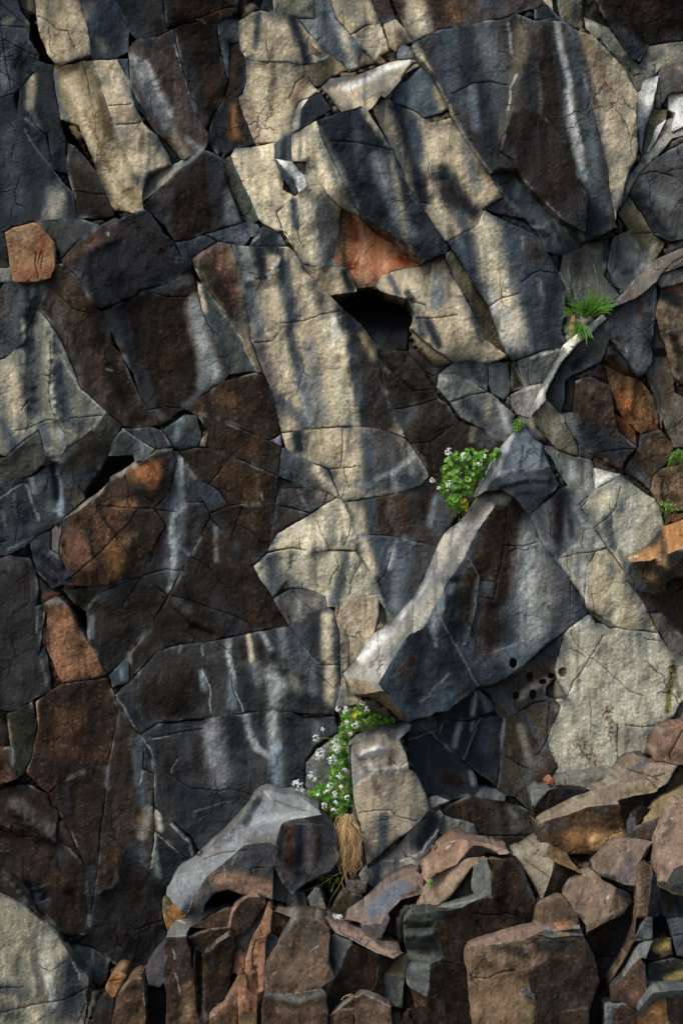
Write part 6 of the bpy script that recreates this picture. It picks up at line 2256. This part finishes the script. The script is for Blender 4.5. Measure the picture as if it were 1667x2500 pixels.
def round_leaf(mb, c, r, nrm, up, cup=.25):      # kidney shaped, notched at the stalk, slightly cupped
    X, Y, Z = frame(nrm, up); n = 12; vs_ = [c - Z * r * cup]; 
    for ring, q in ((.55, .35), (1, 1)):
        for k in range(n):
            a = 2 * math.pi * k / n; rad = r * ring * (1 - .32 * math.exp(-((a - math.pi) / .45) ** 2) * (ring == 1)) * (1 + .05 * random.uniform(-1, 1))
            vs_.append(c + X * math.sin(a) * rad + Y * math.cos(a) * rad * .92 + Z * (r * cup * (q - 1) + .03 * r * math.sin(3 * a)))
    fs = [[0, 1 + k, 1 + (k + 1) % n] for k in range(n)] + [[1 + k, 1 + n + k, 1 + n + (k + 1) % n, 1 + (k + 1) % n] for k in range(n)]
    mb.add(vs_, fs)
def blade(mb, base, d, L, wd, droop, n=7):
    d = Vector(d).normalized(); side = d.cross(Vector((0, -1, .2))).normalized(); vs_ = []
    for i in range(n):
        t = i / (n - 1); p = Vector(base) + d * L * t + Vector((0, -.15, -1)) * droop * L * t * t
        ww = wd * (.35 + 1.2 * t) * (1 - t ** 3) if t > .0 else wd * .4
        vs_ += [p - side * ww / 2, p + Vector((0, .1, -.25)) * ww, p + side * ww / 2]
    fs = []
    for i in range(n - 1): a = i * 3; fs += [[a, a + 1, a + 4, a + 3], [a + 1, a + 2, a + 5, a + 4]]
    mb.add(vs_, fs)
def flower_head(c, R_, n, parent, org):
    pet = MB(); st = MB()
    for i in range(n):
        a = random.uniform(0, 2 * math.pi); rad = R_ * math.sqrt(random.random()); h = math.sqrt(max(0, 1 - (rad / R_) ** 2)) * .6 * R_
        nrm = Vector((math.cos(a) * rad / R_ * .9, -.8, math.sin(a) * rad / R_ * .9 + .45)).normalized()
        p = c + Vector((math.cos(a) * rad, -h, math.sin(a) * rad)); X, Y, Z = frame(nrm, (0, 0, 1)); rot = random.uniform(0, 1.5); s_ = .0043 * random.uniform(.8, 1.15)
        for k in range(4):
            b = rot + k * math.pi / 2; e = X * math.cos(b) + Y * math.sin(b); g = X * -math.sin(b) + Y * math.cos(b)
            pet.add([p + e * s_ * .15, p + e * s_ * .8 + g * s_ * .42 + Z * s_ * .25, p + e * s_ * 1.25 + g * s_ * .2 + Z * s_ * .3, p + e * s_ * 1.25 - g * s_ * .2 + Z * s_ * .3, p + e * s_ * .8 - g * s_ * .42 + Z * s_ * .25], [[0, 1, 2, 3, 4]])
        st.tube([p, (p + c) / 2 + Vector((0, .004, -.004)), c + Vector((0, .012, -.012))], .0006, .0009, 3)
    f = pet.build('flower_cluster', M_PETAL, parent, org); st.build('flower_stalk', M_STEM, f, org)
def herb(name, label, cat, poly, z0, nleaf, rl, flowers, stems, group=None, yellow=(), thick=.09, seed=1):
    random.seed(seed); poly = np.array(poly); c = poly.mean(0); lo = W1(c[0], poly[:, 1].max(), z0)
    root = bpy.data.objects.new(name, None); COL.objects.link(root); root.location = lo; root['label'] = label; root['category'] = cat
    if group: root['group'] = group
    lv = MB(); yl = MB(); sm_ = MB(); x0, y0 = poly.min(0); x1, y1 = poly.max(0); k = 0; tries = 0
    while k < nleaf and tries < nleaf * 40:
        tries += 1; p = np.array([[random.uniform(x0, x1), random.uniform(y0, y1)]])
        if not inside(p, poly)[0]: continue
        if perlin(p[:, 0] / 13 + seed, p[:, 1] / 13)[0] < -.28: continue
        d = seg_d(p, poly, True)[0][0]; dep = z0 + thick * min(1, d / 22) * random.uniform(.1, 1) + .02
        q = W1(p[0, 0], p[0, 1], dep); nrm = Vector((random.gauss(0, .55), -1, random.gauss(.65, .5)))
        r_ = rl * random.uniform(.5, 1.15)
        isy = any(math.hypot(p[0, 0] - yx, p[0, 1] - yy) < yr for yx, yy, yr in yellow)
        round_leaf(yl if isy else lv, q, r_, nrm, (random.uniform(-1, 1), 0, random.uniform(-1, .4)), random.uniform(.1, .4))
        if random.random() < .5: sm_.tube([q, q + Vector((random.uniform(-.01, .01), .02, -.03)), q + Vector((0, .05, -.055))], .0012, .0014)
        k += 1
    if lv.v: lv.build('leaves', M_LEAF, root, lo)
    if yl.v: o = yl.build('leaves', M_YELLOW, root, lo); o['label'] = 'yellowing leaves'
    for st_ in stems:
        P = [W1(a, b, z0 + zz) for a, b, zz in st_]; sm_.tube(P, .0022, .0014, 5)
    if sm_.v: sm_.build('stems', M_STEM, root, lo)
    for fx, fy, fr in flowers:
        flower_head(W1(fx, fy, z0 + thick + .05), fr * S, int(5 + fr * fr * .22), root, lo)
    return root
def TP(t, *a): return [(TILE[t][0] + x * U, TILE[t][1] + y * U) for x, y in a]
def FL(t, *a): return [(TILE[t][0] + x * U, TILE[t][1] + y * U, r * U) for x, y, r in a]
def ST(t, *a): return [(TILE[t][0] + x * U, TILE[t][1] + y * U, z) for x, y, z in a]
herb('scurvy_grass', 'round-leaved green plant with few white flowers growing beside the pale blade of rock', 'plant',
  TP('I', (140,260), (230,240), (330,255), (398,250), (385,290), (310,350), (290,430), (245,480), (225,560), (190,640), (140,655), (90,620), (50,580), (60,540), (0,530), (5,490), (45,460), (30,400), (50,330), (90,290)),
  .17, 230, .0195, FL('I', (75,270,24), (172,292,18), (270,340,18), (308,297,10), (78,475,22), (-30,450,16), (10,500,9)),
  [ST('I', (-28,455,.12), (10,475,.1), (60,500,.02)), ST('I', (76,280,.12), (95,340,.1), (110,420,.02)), ST('I', (172,300,.12), (180,360,.08), (185,440,.02))],
  'flowering plants rooted in the cracks', FL('I', (195,600,45), (235,465,18)), .10, 5)
herb('scurvy_grass', 'long trailing mass of green leaves and many white flower heads above dry hanging roots', 'plant',
  TP('K', (985,570), (1040,560), (1100,590), (1160,610), (1228,680), (1150,700), (1040,725), (960,750), (915,820), (905,900), (930,1000), (955,1120), (965,1240), (935,1320), (860,1345), (800,1310), (745,1230), (690,1190), (640,1190), (655,1140), (700,1110), (740,1070), (790,1060), (800,980), (785,900), (800,820), (850,780), (845,720), (880,690), (880,640), (920,580)),
  .16, 640, .0145, FL('K', (1005,565,20), (850,605,15), (897,610,22), (1035,605,18), (905,688,15), (960,705,24), (750,735,12), (710,790,20), (835,815,22), (842,857,28), (740,890,34), (812,927,30), (722,915,16), (895,990,14), (678,1027,20), (592,1090,34), (700,1050,12), (855,1032,16), (800,1095,20), (722,1150,12), (825,1152,20), (780,1130,14), (908,1170,14), (612,1163,16), (762,1222,20), (838,1200,12), (822,1255,16), (905,1290,16), (778,1328,16), (930,765,10), (620,1120,12), (870,1100,10)),
  [ST('K', (592,1100,.12), (680,1160,.10), (760,1200,.03)), ST('K', (612,1165,.1), (700,1180,.08), (800,1230,.03)), ST('K', (735,930,.1), (750,1010,.09), (800,1080,.03)),
   ST('K', (710,795,.1), (770,790,.08), (850,800,.02)), ST('K', (750,740,.1), (760,770,.08), (790,800,.02)), ST('K', (678,1035,.1), (690,1090,.08), (760,1150,.02)), ST('K', (850,612,.1), (880,690,.08), (890,760,.02)), ST('K', (810,935,.1), (880,1000,.08), (890,1100,.02)), ST('K', (1050,620,.1), (1050,690,.08), (1030,720,.02))],
  'flowering plants rooted in the cracks', FL('K', (765,1250,34), (880,1110,16), (960,640,12)), .11, 6)
herb('small_plant', 'tiny bright green leafy plant in the crack above the pale blade of rock', 'plant',
  TP('F', (490,1370), (530,1355), (570,1375), (560,1420), (510,1460), (485,1430)), .14, 60, .0075, [], [], None, (), .05, 8)
herb('small_plant', 'small dark-stemmed green sprig below the right edge plant, above the orange brown curved rock', 'plant',
  TP('I', (1410,600), (1465,570), (1540,610), (1530,640), (1480,650), (1440,665), (1415,640)), .22, 34, .0095, [], [ST('I', (1465,570,.08), (1465,610,.05), (1460,670,0)), ST('I', (1415,615,.08), (1440,640,.05), (1460,670,0)), ST('I', (1535,630,.08), (1500,640,.05), (1465,675,0))], None, (), .05, 9)
herb('small_plant', 'ragged bright green plant cut by the right edge above a brown rock', 'plant',
  TP('I', (1490,280), (1530,250), (1567,260), (1600,270), (1600,330), (1530,320), (1470,345)), .26, 80, .0085, [], [], None, (), .06, 10)
herb('small_plant', 'round-leaved green sprig growing under the dry hanging roots', 'plant',
  TP('N', (705,610), (740,595), (790,620), (830,600), (870,640), (860,680), (790,670), (740,640)), .30, 40, .0105, [], [ST('N', (720,620,.06), (780,640,.05), (850,660,.0))], None, (), .06, 11)
herb('fallen_leaves', 'single round green leaf hanging alone below the root bundle', 'leaf', TP('N', (800,700), (825,700), (825,728), (800,728)), .4, 2, .011, [], [ST('N', (812,710,.04), (820,680,.04), (850,650,0))], None, (), .03, 12)
herb('small_plant', 'little green leaves poking between tan slabs right of the root bundle', 'plant', TP('N', (1405,690), (1430,650), (1455,645), (1450,665), (1420,705)), .86, 7, .010, [], [], None, (), .04, 13)
herb('fallen_flower', 'small fallen white flower head on the dark rock strip', 'flower', TP('N', (815,890), (880,890), (880,905), (815,905)), .68, 6, .004, FL('N', (835,885,14), (860,890,16)), [], None, (), .02, 14)
# plantain tuft: strap leaves radiating from one rosette, with flower spikes
random.seed(21)
def PXF(x, y, z): return W1(1067 + x * U, 500 + y * U, z)
lo = PXF(940, 760, .30); root = bpy.data.objects.new('plantain_tuft', None); COL.objects.link(root); root.location = lo
root['label'] = 'bright green tuft of strap leaves with tall spikes on the upper right ledge'; root['category'] = 'plant'
mb = MB(); dry = MB()
for cx, cy, n, L0, L1, a0, a1 in ((950,705,130,.07,.21,-62,58), (1000,690,70,.05,.17,-30,80), (900,760,50,.04,.11,-150,-60), (930,770,34,.04,.10,140,230), (860,690,18,.04,.11,-100,-40), (1060,640,24,.04,.11,-30,80)):
    for i in range(n):
        a = R(random.uniform(a0, a1)); d = Vector((math.sin(a) * random.uniform(.5, 1.1), random.uniform(-1.3, .05), math.cos(a) + random.uniform(-.1, .35)))
        blade(mb, PXF(cx + random.uniform(-22, 22), cy + random.uniform(-18, 22), .30 + random.uniform(-.02, .03)), d, random.uniform(L0, L1), random.uniform(.005, .009), random.uniform(.02, .6))
mb.build('leaves', M_GRASS, root, lo)
for i in range(9):
    blade(dry, PXF(870 + random.uniform(-10, 10), 700, .33), (random.uniform(-.25, .1), -.3, -1), random.uniform(.05, .10), .010, .1)
for i in range(4): blade(dry, PXF(860, 800, .31), (random.uniform(-.4, 0), -.3, -1), random.uniform(.03, .06), .006, .1)
o = dry.build('leaves', plain('dead_leaf', (.35, .17, .06), .7), root, lo); o['label'] = 'withered brown leaves'
for P in (((950,720), (1020,560), (1022,470), (1000,385)), ((900,720), (835,600), (815,500), (785,435)), ((920,700), (880,560), (850,480), (835,420)), ((880,700), (820,660), (808,620), (805,585)), ((1040,660), (1090,560), (1080,520), (1085,505))):
    sp = MB(); Q = [PXF(x, y, .33 + .02 * i) for i, (x, y) in enumerate(P)]; sp.tube(Q, .0016, .0012, 5); e = Q[-1]; t = (Q[-1] - Q[-2]).normalized(); sp.tube([e - t * .045, e - t * .02, e, e + t * .008], .0025, .0030, 6); sp.build('flower_spike', M_STEM, root, lo)
# hanging bundle of dry roots
random.seed(31); mb = MB()
def PXN(x, y, z): return W1(500 + x * U, 1900 + y * U, z)
lo = PXN(920, 640, .42)
for i in range(170):
    x = random.gauss(902, 24); y0_ = random.uniform(225, 330); wide = random.uniform(.5, 1.7); xe = 918 + (x - 900) * wide + random.gauss(0, 14); ye = random.choice((random.uniform(380, 520), random.uniform(480, 600), random.uniform(560, 660))); z = .30 + random.uniform(0, .13); P = []
    bow = random.gauss(0, 34); k1 = random.uniform(3, 11); a1 = random.gauss(0, 20); a2 = random.gauss(0, 7); ph = random.uniform(0, 6)
    hook = random.random() < .3
    for k in range(14):
        t = k / 13; xx = x + (xe - x) * t + bow * math.sin(math.pi * t) + a1 * math.sin(ph + k1 * t) * t + a2 * math.sin(ph + 17 * t); yy = y0_ + (ye - y0_) * t
        if hook and t > .75: yy -= (t - .75) * 180 * random.uniform(.6, 1.1); xx += (t - .75) * bow * 2
        P.append(PXN(min(xx, 1003), yy, z + .05 * math.sin(t * 2.5) + .01 * math.sin(9 * t + ph)))
    mb.tube(P, random.uniform(.0011, .0026), .0008, 4)
for P in (((860,320), (855,400), (790,500), (830,520)), ((880,350), (830,430), (800,480), (785,505)), ((900,600), (850,700), (800,780), (795,860)), ((880,560), (905,680), (900,780), (910,850)), ((900,600), (920,720), (945,820), (930,850)), ((870,600), (800,640), (740,680), (620,730)), ((820,320), (870,370), (930,385), (955,400)), ((900,820), (850,850), (790,875), (770,890)), ((980,500), (1000,560), (960,610), (930,640)), ((870,640), (885,720), (830,790), (810,850)), ((960,300), (965,400), (1000,470), (990,560))):
    Q = [PXN(x, y, .42 + .01 * random.random()) for x, y in P]; S2 = []
    for k in range(len(Q) - 1):
        for t in (0, .33, .66): S2.append(Q[k].lerp(Q[k + 1], t) + Vector((random.uniform(-.004, .004), 0, random.uniform(-.004, .004))))
    S2.append(Q[-1]); mb.tube(S2, .0018, .0010, 4)
o = mb.build('dry_roots', M_ROOT, None, lo); o['label'] = 'bundle of straw-coloured dry roots hanging under the white-flowered plant'; o['category'] = 'roots'
mb = MB(); mb.tube([PXN(x, y, 1.08) for x, y in ((870,1420), (885,1400), (900,1390), (940,1395), (975,1400))], .0016, .0012); mb.tube([PXN(x, y, 1.08) for x, y in ((900,1390), (930,1380), (960,1392))], .0012, .0008)
o = mb.build('twig', M_ROOT, None, PXN(900, 1400, 1.05)); o['label'] = 'thin pale twig lying on the reddish brown boulder near the bottom'; o['category'] = 'twig'
